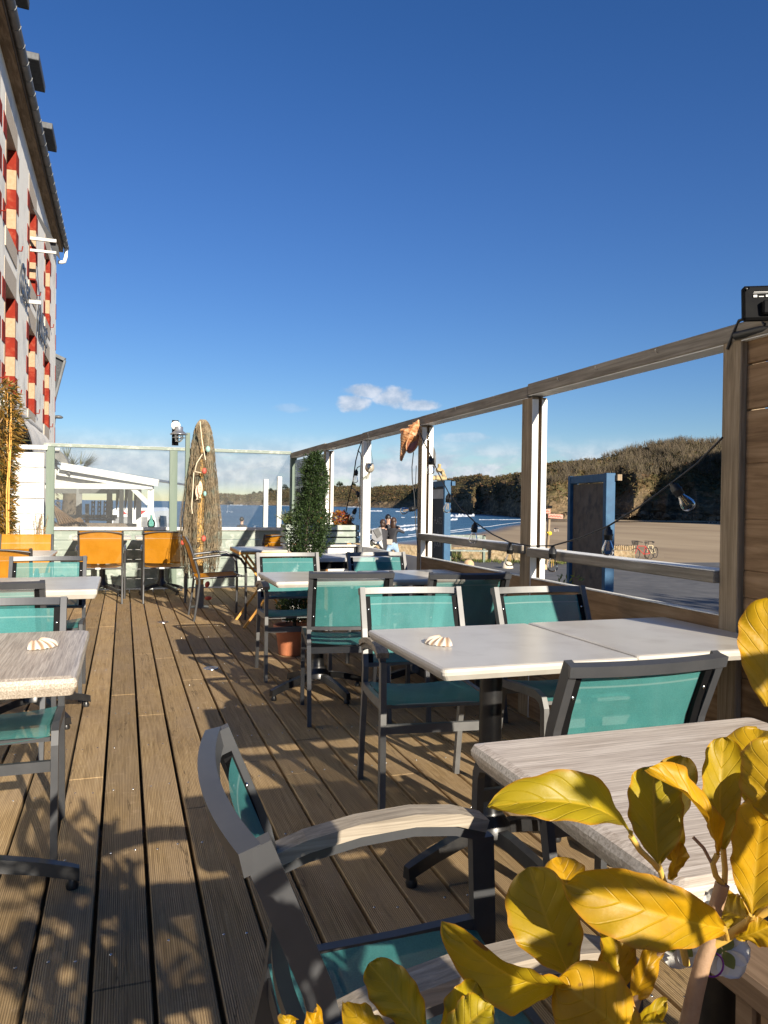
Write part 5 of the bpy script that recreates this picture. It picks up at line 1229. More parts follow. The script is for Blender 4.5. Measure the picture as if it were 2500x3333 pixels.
# ------------------------------------------------------------------ shelter, van and palm behind the glass
t = empty('white_pavilion', G(330, 17, -.95), 'white timber shelter with sloping roof behind the glass, stacked chairs inside', 'pavilion'); o_ = t.location
def pv(mb, n_, mt_, par=None): o = mb.build(n_, mt_, par or t); return o
E1 = lambda px, py, d: D(px, py, d)-o_
d0, d1 = 15.8, 20.5
mb = MB(); mb.bar(E1(200, 1517, d0-.25), E1(516, 1572, d0-.12), .08, .14); pv(mb, 'fascia', M['white']); mb = MB(); mb.bar(E1(190, 1537, d0-.10), E1(480, 1585, d0-.05), .06, .12); pv(mb, 'fascia', M['white'])
mb = MB(); mb.bar(E1(150, 1581, d0-.05), E1(498, 1584, d0-.05), .10, .11); pv(mb, 'beam', M['white'])
mb = MB(); mb.prism([E1(150, 1502, d0-.02), E1(512, 1566, d0-.02), E1(512, 1569, d0-.02), E1(150, 1506, d0-.02)], (0, 0, 0), FW*5.2); pv(mb, 'roof', M['frame_grey'])
mb = MB(); mb.prism([E1(150, 1516, d0+.06), E1(440, 1574, d0+.06), E1(150, 1574, d0+.06)], (0, 0, 0), (0, .02, 0)); pv(mb, 'gable_cloth', M['canvas_w'])
for px, d in ((491, d0+.02), (452, 18.0), (424, 19.4), (396, 20.4)): mb = MB(); a = E1(px, 1580, d); a.z = 0; b = E1(px, 1580, d); mb.bar(a, b, .12, .12, (0, 1, 0)); pv(mb, 'post', M['white'])
for px in (258, 357): mb = MB(); a = E1(px, 1600, d1); a.z = 0; mb.bar(a, E1(px, 1590, d1), .14, .1, (0, 1, 0)); pv(mb, 'post', M['frame_grey'])
mb = MB(); mb.bar(E1(150, 1596, d1), E1(395, 1597, d1), .1, .16); mb.bar(E1(150, 1680, d1), E1(380, 1682, d1), .08, .10); pv(mb, 'beam', M['frame_grey'])
mb = MB(); mb.bar(E1(432, 1589, d0-.03), E1(484, 1640, d0-.03), .07, .085); pv(mb, 'brace', M['white'])
for px, d, wd in ((383, 19.0, 12), (411, 18.4, 12), (442, 17.0, 13)):
    mb = MB(); mb.grid(lambda u, v, px=px, d=d, wd=wd: tuple(E1(px-wd/2+wd*u*(1-.75*v**2)+(1 if v < .5 else 0), 1588+72*v, d)+Vector((0, .04*math.sin(u*14), 0))), 12, 10); pv(mb, 'curtain', M['canvas'])
mb = MB(); mb.box(E1(290, 1722, 18)+Vector((0, 0, 0)), (2.2, 1.2, .10), rz=-yaw); pv(mb, 'floor_deck', M['slat'])
mb = MB(); mb.bar(E1(150, 1712, 16.4), E1(445, 1716, 17), .06, .16); pv(mb, 'low_wall', M['board_back'])
t6 = empty('stacked_chairs', G(320, 18, -.5), 'grey chairs turned up on a table inside the white shelter', 'chairs'); o6 = t6.location; E6 = lambda px, py, d: D(px, py, d)-o6
mb = MB(); mb.bar(E6(286, 1690, 18), E6(362, 1692, 18), .6, .04); mb.bar(E6(284, 1640, 17.8), E6(284, 1712, 17.8), .08, .2, (0, 1, 0)); mb.build('tabletop', M['frame_grey'], t6)
for px in (298, 318, 338, 356):
    mb = MB()
    for q in (0, 13): mb.bar(E6(px+q*.6, 1690, 17.9), E6(px+q*.6+2, 1630, 17.9+q*.02), .03, .03, (0, 1, 0))
    for yy in (1636, 1650, 1664): mb.bar(E6(px, yy, 17.9), E6(px+9, yy, 17.95), .02, .04)
    mb.build('chair', M['frame_grey'], t6)
t6 = empty('stacked_loungers', G(215, 13, -.6), 'stack of dark slatted wooden loungers leaning behind the left glass pane', 'loungers'); o6 = t6.location
for k in range(7): MB().bar(E6(170+k*5, 1640+k*4.5, 13), E6(200+k*8.5, 1724-k*3.6, 12.7), .022, .04).build('slat', M['slat'], t6)
for k in range(4): MB().bar(E6(160+k*3, 1682+k*5, 12.6), E6(186+k*5, 1722+k*2, 12.5), .04, .05).build('slat', M['slat'], t6)
mb = MB(); mb.bar(E6(203, 1714, 12.8), E6(262, 1690, 12.8), .05, .07); mb.bar(E6(258, 1688, 12.8), E6(279, 1716, 12.8), .05, .05); mb.bar(E6(250, 1690, 12.9), E6(262, 1718, 12.9), .05, .05); mb.build('frame', M['slat'], t6)
t6 = empty('white_van', G(431, 24.5, -.95), 'white van with red chevrons and mesh rear windows parked behind the shelter', 'van'); ov = t6.location
vr = Matrix.Rotation(-yaw+R(8), 3, 'Z')
sec = [(-.78, .35), (-.80, .9), (-.76, 1.35), (-.66, 1.80), (-.50, 1.90), (.50, 1.90), (.66, 1.80), (.76, 1.35), (.80, .9), (.78, .35)]
mb = MB(); mb.prism([vr @ Vector((x, 0, z)) for x, z in sec], (0, 0, 0), vr @ Vector((0, 4.2, 0))); mb.build('body', M['vanw'], t6)
mb = MB()
for s_ in (-1, 1): mb.prism([vr @ Vector(q) for q in ((s_*.12, 0, 1.18), (s_*.62, 0, 1.18), (s_*.56, 0, 1.62), (s_*.12, 0, 1.62))][::s_], vr @ Vector((0, -.006, 0)), vr @ Vector((0, .004, 0)))
mb.build('rear_window', M['greybox'], t6)
mb = MB()
for s_ in (-1, 1): mb.prism([vr @ Vector(q) for q in ((s_*.14, 0, 1.70), (s_*.28, 0, 1.70), (s_*.44, 0, 1.83), (s_*.30, 0, 1.83))][::s_], vr @ Vector((0, -.008, 0)), vr @ Vector((0, .004, 0)))
mb.build('chevron', M['redstripe'], t6)
mb = MB(); mb.prism([vr @ Vector(q) for q in ((0, .5, 1.15), (0, 2.2, 1.15), (0, 2.0, 1.62), (0, .6, 1.66))], vr @ Vector((.768, 0, 0)), vr @ Vector((.782, 0, 0))); mb.build('side_window', M['dark_glass'], t6)
for y_ in (.6, 3.4):
    for x_ in (-.68, .68): mb = MB(); mb.lathe([(0, -.09), (.2, -.09), (.33, -.07), (.33, .07), (.2, .09), (0, .09)], vr @ Vector((x_, y_, .33)), 18, vr @ Matrix.Rotation(R(90), 3, 'Y')); mb.build('wheel', M['rubber'], t6)
t6 = empty('palm_tree', G(224, 23, -.95), 'palm with shaggy dark trunk behind the shelter, its fan crown above the roof', 'palm'); o6 = t6.location
top = D(236, 1535, 23)-o6
mb = MB(); mb.tube([(0, 0, 0), (.03, 0, top.z*.5), top], [.30, .26, .2], 10)
for i in range(260): a = b5.uniform(0, 6.28); z = b5.uniform(.3, top.z); p = Vector((.26*math.cos(a), .26*math.sin(a), z)); leafquad(mb, p, Vector((math.cos(a), math.sin(a), .8)), .05, .16)
mb.build('trunk', M['trunk'], t6); mb = MB()
for k in range(16):
    a = k*.4; base_ = Vector((math.cos(a)*.8, math.sin(a)*.5, b5.uniform(.05, .8))).normalized(); hub = top+base_*.45
    for q in range(16):
        d_ = (base_+rv()*.55).normalized(); s_ = d_.cross(Vector((0, 0, 1))).normalized()*.016; mb.add([hub-s_, hub+s_, hub+d_*.55], [(0, 1, 2)])
mb.build('crown', M['palm_leaf'], t6)
for px, y0, lb in ((862, 1560, 'shorter white square post beyond the glass in front of the far headland'), (906, 1551, 'taller white square post beyond the glass beside the corner post')):
    a = G(px, 13.0, -.93); b = D(px+4, y0, 13.0); mb = MB(); mb.bar((0, 0, 0), b-a, .075, .075, (0, 1, 0), bev=.004); tag(mb.build('white_post', M['white'], None, a), lb, 'post', 'white posts beyond the end fence')
a = G(718, 20, -.93); mb = MB(); mb.tube([(0, 0, 0), D(718, 1692, 20)-a], .022, 6); mb.sphere(D(718, 1691, 20)-a, .03, 8, 6); tag(mb.build('thin_post', M['white'], None, a), 'thin white post beyond the glass just right of the net', 'post')

# ------------------------------------------------------------------ promenade furniture
mb = MB()
def wallseg(lst, h=.5, th=.42):
    P_ = [G(px, d, 0) for px, d in lst]
    for a, b in zip(P_[:-1], P_[1:]):
        n_ = max(2, int((b-a).length/.5)); up_ = (b-a).normalized(); sd_ = Vector((up_.y, -up_.x, 0))
        def f(u, v):
            p = a.lerp(b, v); k = u*3
            q = (0, 0) if k < .5 else ((0, 1) if k < 1.5 else ((1, 1) if k < 2.5 else (1, 0)))
            j = .05*mn.noise(p*1.7+Vector((u*5, 0, 0)))
            z = -1.0 if q[1] == 0 else -.95+h+.07*mn.noise(p*2.3)
            return (p.x+sd_.x*(th*(.5-q[0])*2*.5+j), p.y+sd_.y*(th*(.5-q[0])*2*.5+j), z)
        mb.grid(f, 3, n_, smooth=False)
wallseg([(560, 34.2), (790, 33.2), (1290, 31.2), (1480, 30.4), (1680, 29.7), (2068, 28.8)])
tag(mb.build('stone_wall', M['stonewall']), 'low ochre rubble wall between the promenade and the beach', 'wall')
mb = MB(); wr = random.Random(8)
for i in range(520):
    px = wr.uniform(1440, 2060); d = 29.4-(px-1480)*.0015-abs(wr.gauss(0, .35)); p = G(px, d, -.95)
    hh_ = .55 if 1478 < px < 1500 and wr.random() < .5 else .16
    for q in range(5): leafquad(mb, p, Vector((wr.gauss(0, .5), wr.gauss(0, .5), 1)), .02, hh_*wr.uniform(.4, 1))
stuff(tag(mb.build('weeds', M['weeds']), 'scrubby weeds growing along the foot of the rubble wall', 'weeds'))
t = empty('bench', G(1520, 29.0, -.95), 'pale green slatted bench standing against the rubble wall', 'bench'); ob = t.location
def bsx(px, z, d): q = G(px, d, z)-ob; return q
for px in (1466, 1577): MB().bar(bsx(px, -.95, 28.8), bsx(px, .02 if px > 1500 else -.2, 28.8), .09, .09, (0, 1, 0)).build('leg', M['sage_z'], t)
for z, w_ in ((-.02, .16), (-.17, .14)): MB().bar(bsx(1466, z, 28.9), bsx(1572, z, 28.75), .04, w_).build('back_slat', M['sage'], t)
for dd_ in (0, .18): MB().bar(bsx(1466, -.50, 28.6-dd_), bsx(1590, -.50, 28.4-dd_), .16, .05).build('seat_slat', M['sage'], t)
for px, d, lb, mt_ in ((1528, 26.8, 'ochre hemispherical stone bollard in front of the green bench', 'bollard'), (1654, 26.2, 'pale hemispherical stone bollard right of the bench, behind a festoon bulb', 'bollard_pale'), (1765, 25.8, 'shaded hemispherical stone bollard between the white post and the blue frame', 'bollard')):
    p = G(px, d, -.96); mb = MB(); mb.lathe([(.20, 0), (.20, .05), (.185, .13), (.15, .19), (.09, .235), (.0, .25)], n=22); tag(mb.build('bollard', M[mt_], None, p), lb, 'bollard', 'stone bollards on the promenade')

# two blue-framed sign boards
def signboard(name, pl, pr_, d_l, d_r, ytop, lb, chalk):
    A = D(pl, ytop[0], d_l); B = D(pr_, ytop[1], d_r); zt = (A.z+B.z)/2; gA, gB = gz(A.x, A.y), gz(B.x, B.y); g0 = min(gA, gB)
    t = empty(name, (B.x, B.y, g0), lb, 'sign'); o_ = t.location
    a = Vector((A.x-o_.x, A.y-o_.y, 0)); b = Vector((0, 0, 0)); H_ = zt-g0; dr = (b-a).normalized(); nn = Vector((dr.y, -dr.x, 0))
    if nn.dot(CAM-o_) < 0: nn = -nn
    for p in (a, b): MB().bar(p, p+Vector((0, 0, H_)), .085, .11, nn, bev=.004).build('frame_post', M['blue'], t)
    MB().bar(a+Vector((0, 0, H_-.05))+dr*.045, b+Vector((0, 0, H_-.05))-dr*.045, .10, .09).build('top_rail', M['blue'], t)
    bp = MB(); bp.bar(a+dr*.05+Vector((0, 0, H_*.5-.03)), b-dr*.05+Vector((0, 0, H_*.5-.03)), .03, H_-.16); bo = bp.build('panel', M['chalkboard'] if chalk else M['board_back'], t)
    bp = MB(); bp.box(b+Vector((0, 0, H_-.05))-nn*.085+dr*.04, (.06, .07, .07)); bp.build('batten', M['post_z'] if not chalk else M['blue'], t)
    return t, a, b, H_, nn, dr, bo
t, a, b, H_, nn, dr, bo = signboard('menu_board', 1408, 1456, 13.6, 12.7, (1570, 1562), 'tall blue-framed chalk menu board with a small statue on top', True)
mb = MB(); mb.bar(a+dr*.07+nn*.022+Vector((0, 0, H_-.22)), b-dr*.07+nn*.022+Vector((0, 0, H_-.22)), .01, .16); mb.build('header', M['canvas_w'], bo)
cen = (a+b)/2; ex = dr if dr.dot(RT) > 0 else -dr
tm = lambda z, dx=0: Matrix.Translation(cen+nn*.020+Vector((0, 0, z))+ex*dx) @ Matrix((ex, Vector((0, 0, 1)), nn)).transposed().to_4x4()
for body, z, s_ in (('PLATS', 1.40, .17), ('du', 1.20, .13), ('JOUR', 1.02, .18), ('Dessert', .56, .12), ('GALETTE', .18, .14), ('du', .02, .11)):
    if z < H_-.2: o = text('chalk_writing', body, s_, M['chalk'], tm(z), None, .001); o.parent = bo
sp_ = D(1429, 1560, 13.1); t = empty('statuette', (sp_.x, sp_.y, sp_.z-.02), 'small mossy stone statuette of a seated figure on the blue menu board', 'statue')
mb = MB(); mb.box((.02, 0, .045), (.20, .13, .08), bev=.012); mb.box((-.10, .01, .035), (.08, .10, .07), bev=.012); mb.build('plinth', M['statue'], t)
def skin(name, pts, edges, mat, parent=None, lev=2, loc=None):
    me = bpy.data.meshes.new(name); me.from_pydata([p[:3] for p in pts], edges, []); o = bpy.data.objects.new(name, me); COL.objects.link(o)
    o.modifiers.new('skin', 'SKIN'); sv = me.skin_vertices[0].data
    for i, p in enumerate(pts): r_ = p[3]; sv[i].radius = (r_, p[4] if len(p) > 4 else r_); sv[i].use_root = (i == 0)
    s_ = o.modifiers.new('sub', 'SUBSURF'); s_.levels = lev; s_.render_levels = lev
    me.materials.append(mat)
    bpy.context.view_layer.update()
    m2 = bpy.data.meshes.new_from_object(o.evaluated_get(bpy.context.evaluated_depsgraph_get())); bpy.data.objects.remove(o)
    m2.name = name
    for p in m2.polygons: p.use_smooth = True
    if not m2.materials: m2.materials.append(mat)
    o = bpy.data.objects.new(name, m2); COL.objects.link(o)
    if parent: o.parent = parent
    if loc is not None: o.location = loc
    return o
skin('figure', [(0, 0, .10, .055), (0, 0, .17, .045), (0, 0, .22, .022), (0, -.01, .265, .036), (0, -.01, .285, .028), (.08, -.03, .115, .035), (.10, -.04, .06, .025), (.06, -.03, .18, .018), (.08, -.04, .13, .016), (-.05, -.01, .18, .018), (-.04, -.04, .13, .016)], [(0, 1), (1, 2), (2, 3), (3, 4), (0, 5), (5, 6), (1, 7), (7, 8), (1, 9), (9, 10)], M['statue'], t)
signboard('blue_sign_frame', 1866, 1984, 9.9, 8.8, (1553, 1537), 'blue timber frame with a dark brown panel standing beyond the windbreak', False)
t = empty('weed_plant', G(1862, 7.4, -.42), 'young green weed sprouting beside the blue sign frame', 'plant'); mb = MB()
for k in range(26):
    c = D(1830+rng.uniform(-20, 60), 1895+rng.uniform(-20, 25), 7.3)-t.location; leafquad(mb, c, rv()+Vector((0, 0, .8)), .02, .06)
mb.build('leaves', M['weeds'], t); MB().tube([(0, 0, 0), D(1840, 1905, 7.3)-t.location], .004, 5).build('stems', M['twig'], t)
# direction post
t = empty('signpost', G(1783, 27, -.95), 'weathered timber signpost with two faded red pointer arms', 'signpost'); o_ = t.location
mb = MB(); mb.bar((0, 0, 0), (D(1788, 1672, 27)-o_), .075, .075, (0, 1, 0)); mb.build('post', M['post_z'], t)
for (x0, y0), (x1, y1) in (((1750, 1664), (1791, 1664)), ((1785, 1679), (1832, 1682))):
    a = D(x0, y0, 26.9)-o_; b = D(x1, y1, 26.9)-o_; mb = MB(); mb.bar(a, b, .03, .145); ar = mb.build('pointer_arm', M['sign'], t); mb = MB()
    for k in range(9): p = a.lerp(b, .1+k*.095); mb.box(p+Vector((-.008, -.022, .015*(1 if k % 2 else -1))), (.055, .004, .028), rz=-yaw)
    mb.build('lettering', M['signr'], ar)
mb = MB(); mb.lathe([(0, 0), (.07, 0), (.07, .02), (0, .02)], D(1790, 1736, 26.8)-o_, 14, Matrix.Rotation(R(90), 3, 'X')); mb.box(D(1783, 1733, 26.85)-o_, (.09, .09, .04)); mb.build('yellow_badge', M['yellow'], t)
mb = MB(); mb.box(D(1790, 1650, 27)-o_, (.16, .05, .10)); mb.build('cap', M['blackp'], t)

# slipway with bicycles
mb = MB(); qd = [G(1985, 43, 0), G(2170, 43, 0), G(2162, 52, 0), G(1985, 52, 0)]; mb.prism([Vector((q.x, q.y, -1.93)) for q in qd], (0, 0, 0), (0, 0, -8)); structure(mb.build('slipway', bpy.data.materials['sand']))
mb = MB(); a, b = G(1985, 50.5, -1.93), G(2068, 50.5, -1.93)
for k in range(14): p = a.lerp(b, (k+.5)/14); mb.box(p+Vector((0, 0, .30)), ((b-a).length/14*.97, .5, .55+.1*wr.random()), rz=-yaw-.2, bev=.06)
tag(mb.build('parapet', M['stonewall']), 'short stretch of sandy stone parapet left of the bicycles', 'wall')
def bicycle(loc, rz, mat, lb, basket):
    t = empty('bicycle', loc, lb, 'bicycle', 'bicycles at the slipway', rz); r = .33
    for x in (-.52, .52):
        mb = MB(); mb.tube([(x+r*math.cos(k*PI/12), 0, r+r*math.sin(k*PI/12)) for k in range(25)], .022, 6); wh_ = mb.build('wheel', M['rubber'], t); mb = MB()
        for k in range(10): a = k*PI/5; mb.tube([(x, 0, r), (x+r*math.cos(a), 0, r+r*math.sin(a))], .003, 3)
        mb.build('spokes', M['frame'], wh_)
    mb = MB(); bb = (-.08, 0, .30); st_ = (-.20, 0, .78); hd_ = (.36, 0, .80)
    for p, q in ((bb, st_), (bb, (.38, 0, .70)), (st_, hd_), (st_, (-.52, 0, r)), (bb, (-.52, 0, r)), (hd_, (.40, 0, .62)), ((.40, 0, .62), (.52, 0, r))): mb.tube([p, q], .018, 8)
    mb.build('frame', mat, t)
    mb = MB(); mb.tube([(.36, 0, .8), (.33, 0, 1.0), (.33, .0, 1.02)], .02, 6); mb.tube([(.24, -.30, 1.03), (.34, -.2, 1.05), (.34, .2, 1.05), (.24, .30, 1.03)], .02, 6); mb.build('handlebar', M['rubber'], t)
    mb = MB(); mb.tube([st_, (-.24, 0, .95)], .018, 6); mb.sphere((-.25, 0, .98), .12, 10, 6, (1.1, .6, .35)); mb.build('saddle', M['rubber'], t)
    if basket:
        mb = MB()
        for k in range(5): s_ = .15+.012*k; zz = .88+k*.055; mb.tube([(.56+s_*math.cos(q*PI/4), s_*math.sin(q*PI/4), zz) for q in range(9)], .01, 4)
        for q in range(8): mb.tube([(.56+.15*math.cos(q*PI/4), .15*math.sin(q*PI/4), .88), (.56+.2*math.cos(q*PI/4), .2*math.sin(q*PI/4), 1.10)], .008, 4)
        mb.build('basket', M['iron'], t)
bicycle(G(2094, 46, -1.93), PI-yaw+.35, M['bikered'], 'red bicycle with a wire front basket parked by the beach', True)
bicycle(G(2122, 47, -1.93), PI-yaw+.75, M['bikecream'], 'cream bicycle leaning just behind the red one', False)

# scooter with top box
t = empty('scooter', G(1222, 19.5, -.9), 'cream scooter with grey windshield box parked beside the hugging people', 'scooter'); o_ = t.location; S_ = lambda px, py, d=19.5: D(px, py, d)-o_
mb = MB(); mb.prism([S_(1203, 1790), S_(1202, 1765), S_(1212, 1755), S_(1224, 1768), S_(1221, 1795), S_(1219, 1835), S_(1206, 1835)], (0, 0, 0), FW*.30); mb.build('front_shield', M['beige'], t)
mb = MB(); mb.prism([S_(1211, 1725, 19.3), S_(1240, 1716, 19.3), S_(1246, 1757, 19.3), S_(1227, 1764, 19.3), S_(1209, 1752, 19.3)], (0, 0, 0), FW*.22); mb.build('top_box', M['greybox'], t)
mb = MB(); mb.prism([S_(1214, 1725, 19.28), S_(1231, 1718, 19.28), S_(1243, 1741, 19.28), S_(1229, 1752, 19.28)], (0, 0, 0), FW*.02); mb.prism([S_(1202, 1724, 19.4), S_(1210, 1722, 19.4), S_(1211, 1738, 19.4), S_(1206, 1738, 19.4)], (0, 0, 0), FW*.05); mb.build('visor', M['frame_grey'], t)
mb = MB(); mb.tube([S_(1206, 1762), S_(1215, 1752), S_(1226, 1760), S_(1236, 1756)], .02, 6); mb.tube([S_(1218, 1770), S_(1232, 1772), S_(1246, 1788), S_(1252, 1800)], .03, 6); mb.tube([S_(1218, 1780), S_(1230, 1792), S_(1240, 1796)], .04, 6); mb.build('handlebar', M['rubber'], t)
mb = MB(); mb.sphere(S_(1218, 1762, 19.4), .05, 10, 8); mb.sphere(S_(1222, 1766, 19.35), .035, 8, 6); mb.prism([S_(1234, 1765), S_(1243, 1758), S_(1248, 1790), S_(1250, 1800), S_(1240, 1796)], (0, 0, 0), FW*.2); mb.build('headlamp', M['white'], t)
for px in (1208, 1250): mb = MB(); mb.tube([S_(px+13*math.cos(k*PI/10), 1835+26*math.sin(k*PI/10)*.5, 19.6) for k in range(21)], .05, 8); mb.build('wheel', M['rubber'], t)

# ------------------------------------------------------------------ people
def person(loc, rz, lb, top, bottom, hair, H_=1.68, stride=.25, armL=None, armR=None, hairlen=.0, sit=False, lean=0, grp=None, det=2, hood=None):
    t = empty('person', loc, lb, 'person', grp, rz); s_ = H_/1.7
    def V(x, y, z, r_, r2=None): return (x*s_, (y-(lean*max(0, z-.9)))*s_, z*s_, r_*s_, (r2 or r_)*s_)
    hipz = .92 if not sit else .10
    P_ = [V(0, 0, hipz, .135, .105), V(0, 0, hipz+.20, .125, .10), V(0, 0, hipz+.38, .15, .11), V(0, 0, hipz+.50, .10, .085), V(0, .0, hipz+.58, .052), V(0, -.01, hipz+.66, .075, .085), V(0, -.01, hipz+.76, .070, .085)]
    E_ = [(0, 1), (1, 2), (2, 3), (3, 4), (4, 5), (5, 6)]
    body = []
    b0 = len(P_)
    for sx, st_ in ((-1, stride), (1, -stride)):
        i = len(P_)
        if sit: P_ += [V(sx*.10, -.10, hipz, .09), V(sx*.12, -.42, hipz+.02, .065), V(sx*.12, -.44, hipz-.42, .045), V(sx*.12, -.52, hipz-.44, .04)]
        else: P_ += [V(sx*.10, -st_*.15, .80, .088), V(sx*.10, -st_*.55-.02, .48, .062), V(sx*.10, -st_*.85, .10, .042), V(sx*.10, -st_*.85-.12, .045, .038)]
        E_ += [(0, i), (i, i+1), (i+1, i+2), (i+2, i+3)]
    for sx, arm in ((-1, armL), (1, armR)):
        i = len(P_); arm = arm or [(sx*.26, -.01, hipz+.22), (sx*.25, -.09, hipz+.0)]
        P_ += [V(sx*.18, 0, hipz+.46, .058), V(*arm[0], .044), V(*arm[1], .033), V(arm[1][0]*1.02, arm[1][1]-.04, arm[1][2]-.05, .03)]
        E_ += [(2, i), (i, i+1), (i+1, i+2), (i+2, i+3)]
    body = skin('body', P_, E_, top, t, det)
    me = body.data; me.materials.clear(); me.materials.append(top); me.materials.append(bottom); me.materials.append(M['skin']); me.materials.append(M['rubber'])
    for p in me.polygons:
        c = p.center/s_; z = c.z
        if not sit and z < .07: p.material_index = 3
        elif z < hipz+.03 and abs(c.x) < .24: p.material_index = 1
        if z > hipz+.545: p.material_index = 2
        for sx, arm in ((-1, armL), (1, armR)):
            hp = arm[1] if arm else (sx*.25, -.09, hipz)
            if abs(c.x-hp[0]*1.02) < .07 and abs(z-(hp[2]-.05)) < .055 and abs(c.y - (hp[1]-.04)) < .09: p.material_index = 2
    hz = (hipz+.73)*s_
    mb = MB(); hy = -(lean*max(0, hipz+.73-.9))*s_
    mb.sphere((0, .020*s_+hy, hz+.022*s_), .102*s_, 16, 10, (.92, 1.05, 1.05))
    if hairlen: mb.sphere((0, .05*s_+hy, hz-hairlen*.5*s_), .098*s_, 14, 10, (.98, .62, .7+hairlen*5))
    mb.build('hair', hair, t)
    if det > 1:                                                     # nose and ears
        mb = MB(); mb.sphere((0, hy-.102*s_, hz-.03*s_), .016*s_, 8, 6, (.8, 1, 1.3))
        for sx in (-1, 1): mb.sphere((sx*.082*s_, hy, hz-.03*s_), .02*s_, 8, 6, (.4, .8, 1.2))
        mb.build('face_features', M['skin'], t)
    return t
pd = 23.6; gp = 'people hugging on the promenade'
q = G(1279, pd, -.95); wv = -yaw
pr1 = person(q, wv+R(150), 'long-haired person in dark jacket and pale jeans, hugging, seen from behind', M['jacket'], M['jean'], M['hair'], 1.66, .42, [(-.30, -.16, 1.30), (-.06, -.34, 1.36)], [(.30, -.14, 1.28), (.10, -.34, 1.34)], hairlen=.22, lean=.10, grp=gp)
mb = MB(); mb.box((.04, .125, .98), (.20, .02, .16)); sh = mb.build('shirt_tail', M['cream_cloth'], pr1)
q = G(1252, pd-.05, -.95); person(q, wv+R(215), 'brown-haired person in dark jacket leaning into the hug on the left', M['jacket'], M['jacket'], M['hair'], 1.60, .2, [(-.26, -.2, 1.25), (-.05, -.38, 1.28)], [(.27, -.18, 1.27), (.06, -.40, 1.34)], hairlen=.10, lean=.15, grp=gp)
q = G(1263, pd+.65, -.95); person(q, wv+R(10), 'dark-haired taller person facing us over the shoulders of the other two', M['jacket'], M['jacket'], M['hair_dark'], 1.74, .1, [(-.30, -.2, 1.36), (-.14, -.42, 1.34)], [(.30, -.22, 1.38), (.26, -.46, 1.36)], grp=gp, lean=.08)
q = G(788, 33.2, -.42); person(q, wv+R(170), 'person in a dark jacket sitting on the wall looking at the waves', M['jacket'], M['jacket'], M['hair_dark'], 1.72, 0, sit=True)
ws = 'walkers far out on the sand'
wk = person(G(1762, 245, -7.7), wv+R(60), 'lone dark figure walking on the sand left of the signpost', M['jacket'], M['jacket'], M['hair_dark'], 1.72, .5, grp=ws, det=1)
w2 = person(G(1807, 262, -7.7), wv+R(20), 'walker in dark top and pale trousers, left one of the three right of the signpost', M['jacket'], M['cream_cloth'], M['hair_dark'], 1.70, .4, grp=ws, det=1)
dup(w2, G(1811, 263, -7.7), wv+R(-30), 'walker in dark top and pale trousers, middle one of the three right of the signpost')
dup(w2, G(1817, 262, -7.7), wv+R(50), 'walker in dark top and pale trousers, right one of the three right of the signpost')
dup(wk, G(1573, 196, -7.9), wv+R(20), 'dark walker at the wet sand edge above the mid rail, left of a pair')
dup(w2, G(1580, 197, -7.9), wv+R(-40), 'pale-legged walker at the wet sand edge above the mid rail, right of a pair')
dup(wk, G(2170, 455, -7.66), wv, 'tiny lone dark walker in front of the far boulders')
for k, px in enumerate((2300, 2309, 2315, 2319, 2333, 2337)): dup(w2 if k % 2 else wk, G(px, 420+k*2, -7.66), wv+k, ['leftmost tiny walker of the group by the right timber post', 'second tiny walker of the group by the right timber post, pale legs', 'third tiny walker of the group by the right timber post, all dark', 'fourth tiny walker of the group by the right timber post, pale legs', 'fifth tiny walker, dark, set apart at the right of the far group', 'rightmost tiny walker of the group against the right timber post'][k])
# trees standing on the promenade behind and right of the viewer: their shade stripes the asphalt
tr_ = random.Random(41)
for k, (x, y, h, lb) in enumerate(((7.2, -6.0, 7.5, 'leafy promenade tree nearest the terrace, behind the viewer'), (11.5, -5.0, 8.0, 'second promenade tree from the terrace, behind the viewer'), (16.0, -4.0, 8.0, 'third promenade tree from the terrace, behind the viewer'), (21.0, -3.5, 7.5, 'promenade tree farthest from the terrace, behind the viewer'))):
    t = empty('promenade_tree', (x, y, gz(x, y)), lb, 'tree', 'promenade trees behind the viewer')
    MB().tube([(0, 0, 0), (.05, 0, h*.3), (-.05, .05, h*.6)], [.22, .18, .08], 9).build('trunk', M['trunk'], t); mb = MB()
    for i in range(1500):
        q = rv()*tr_.random()**.4; c = Vector((q.x*2.5, q.y*1.8, h*.60+q.z*h*.36)); leafquad(mb, c, rv(), .26, .34)
    for i in range(14): q = rv(); mb.tube([(0, 0, h*.35), (q.x*1.6, q.y*1.4, h*.62+q.z*h*.2)], .04, 5)
    mb.build('crown', M['box_leaf'], t)
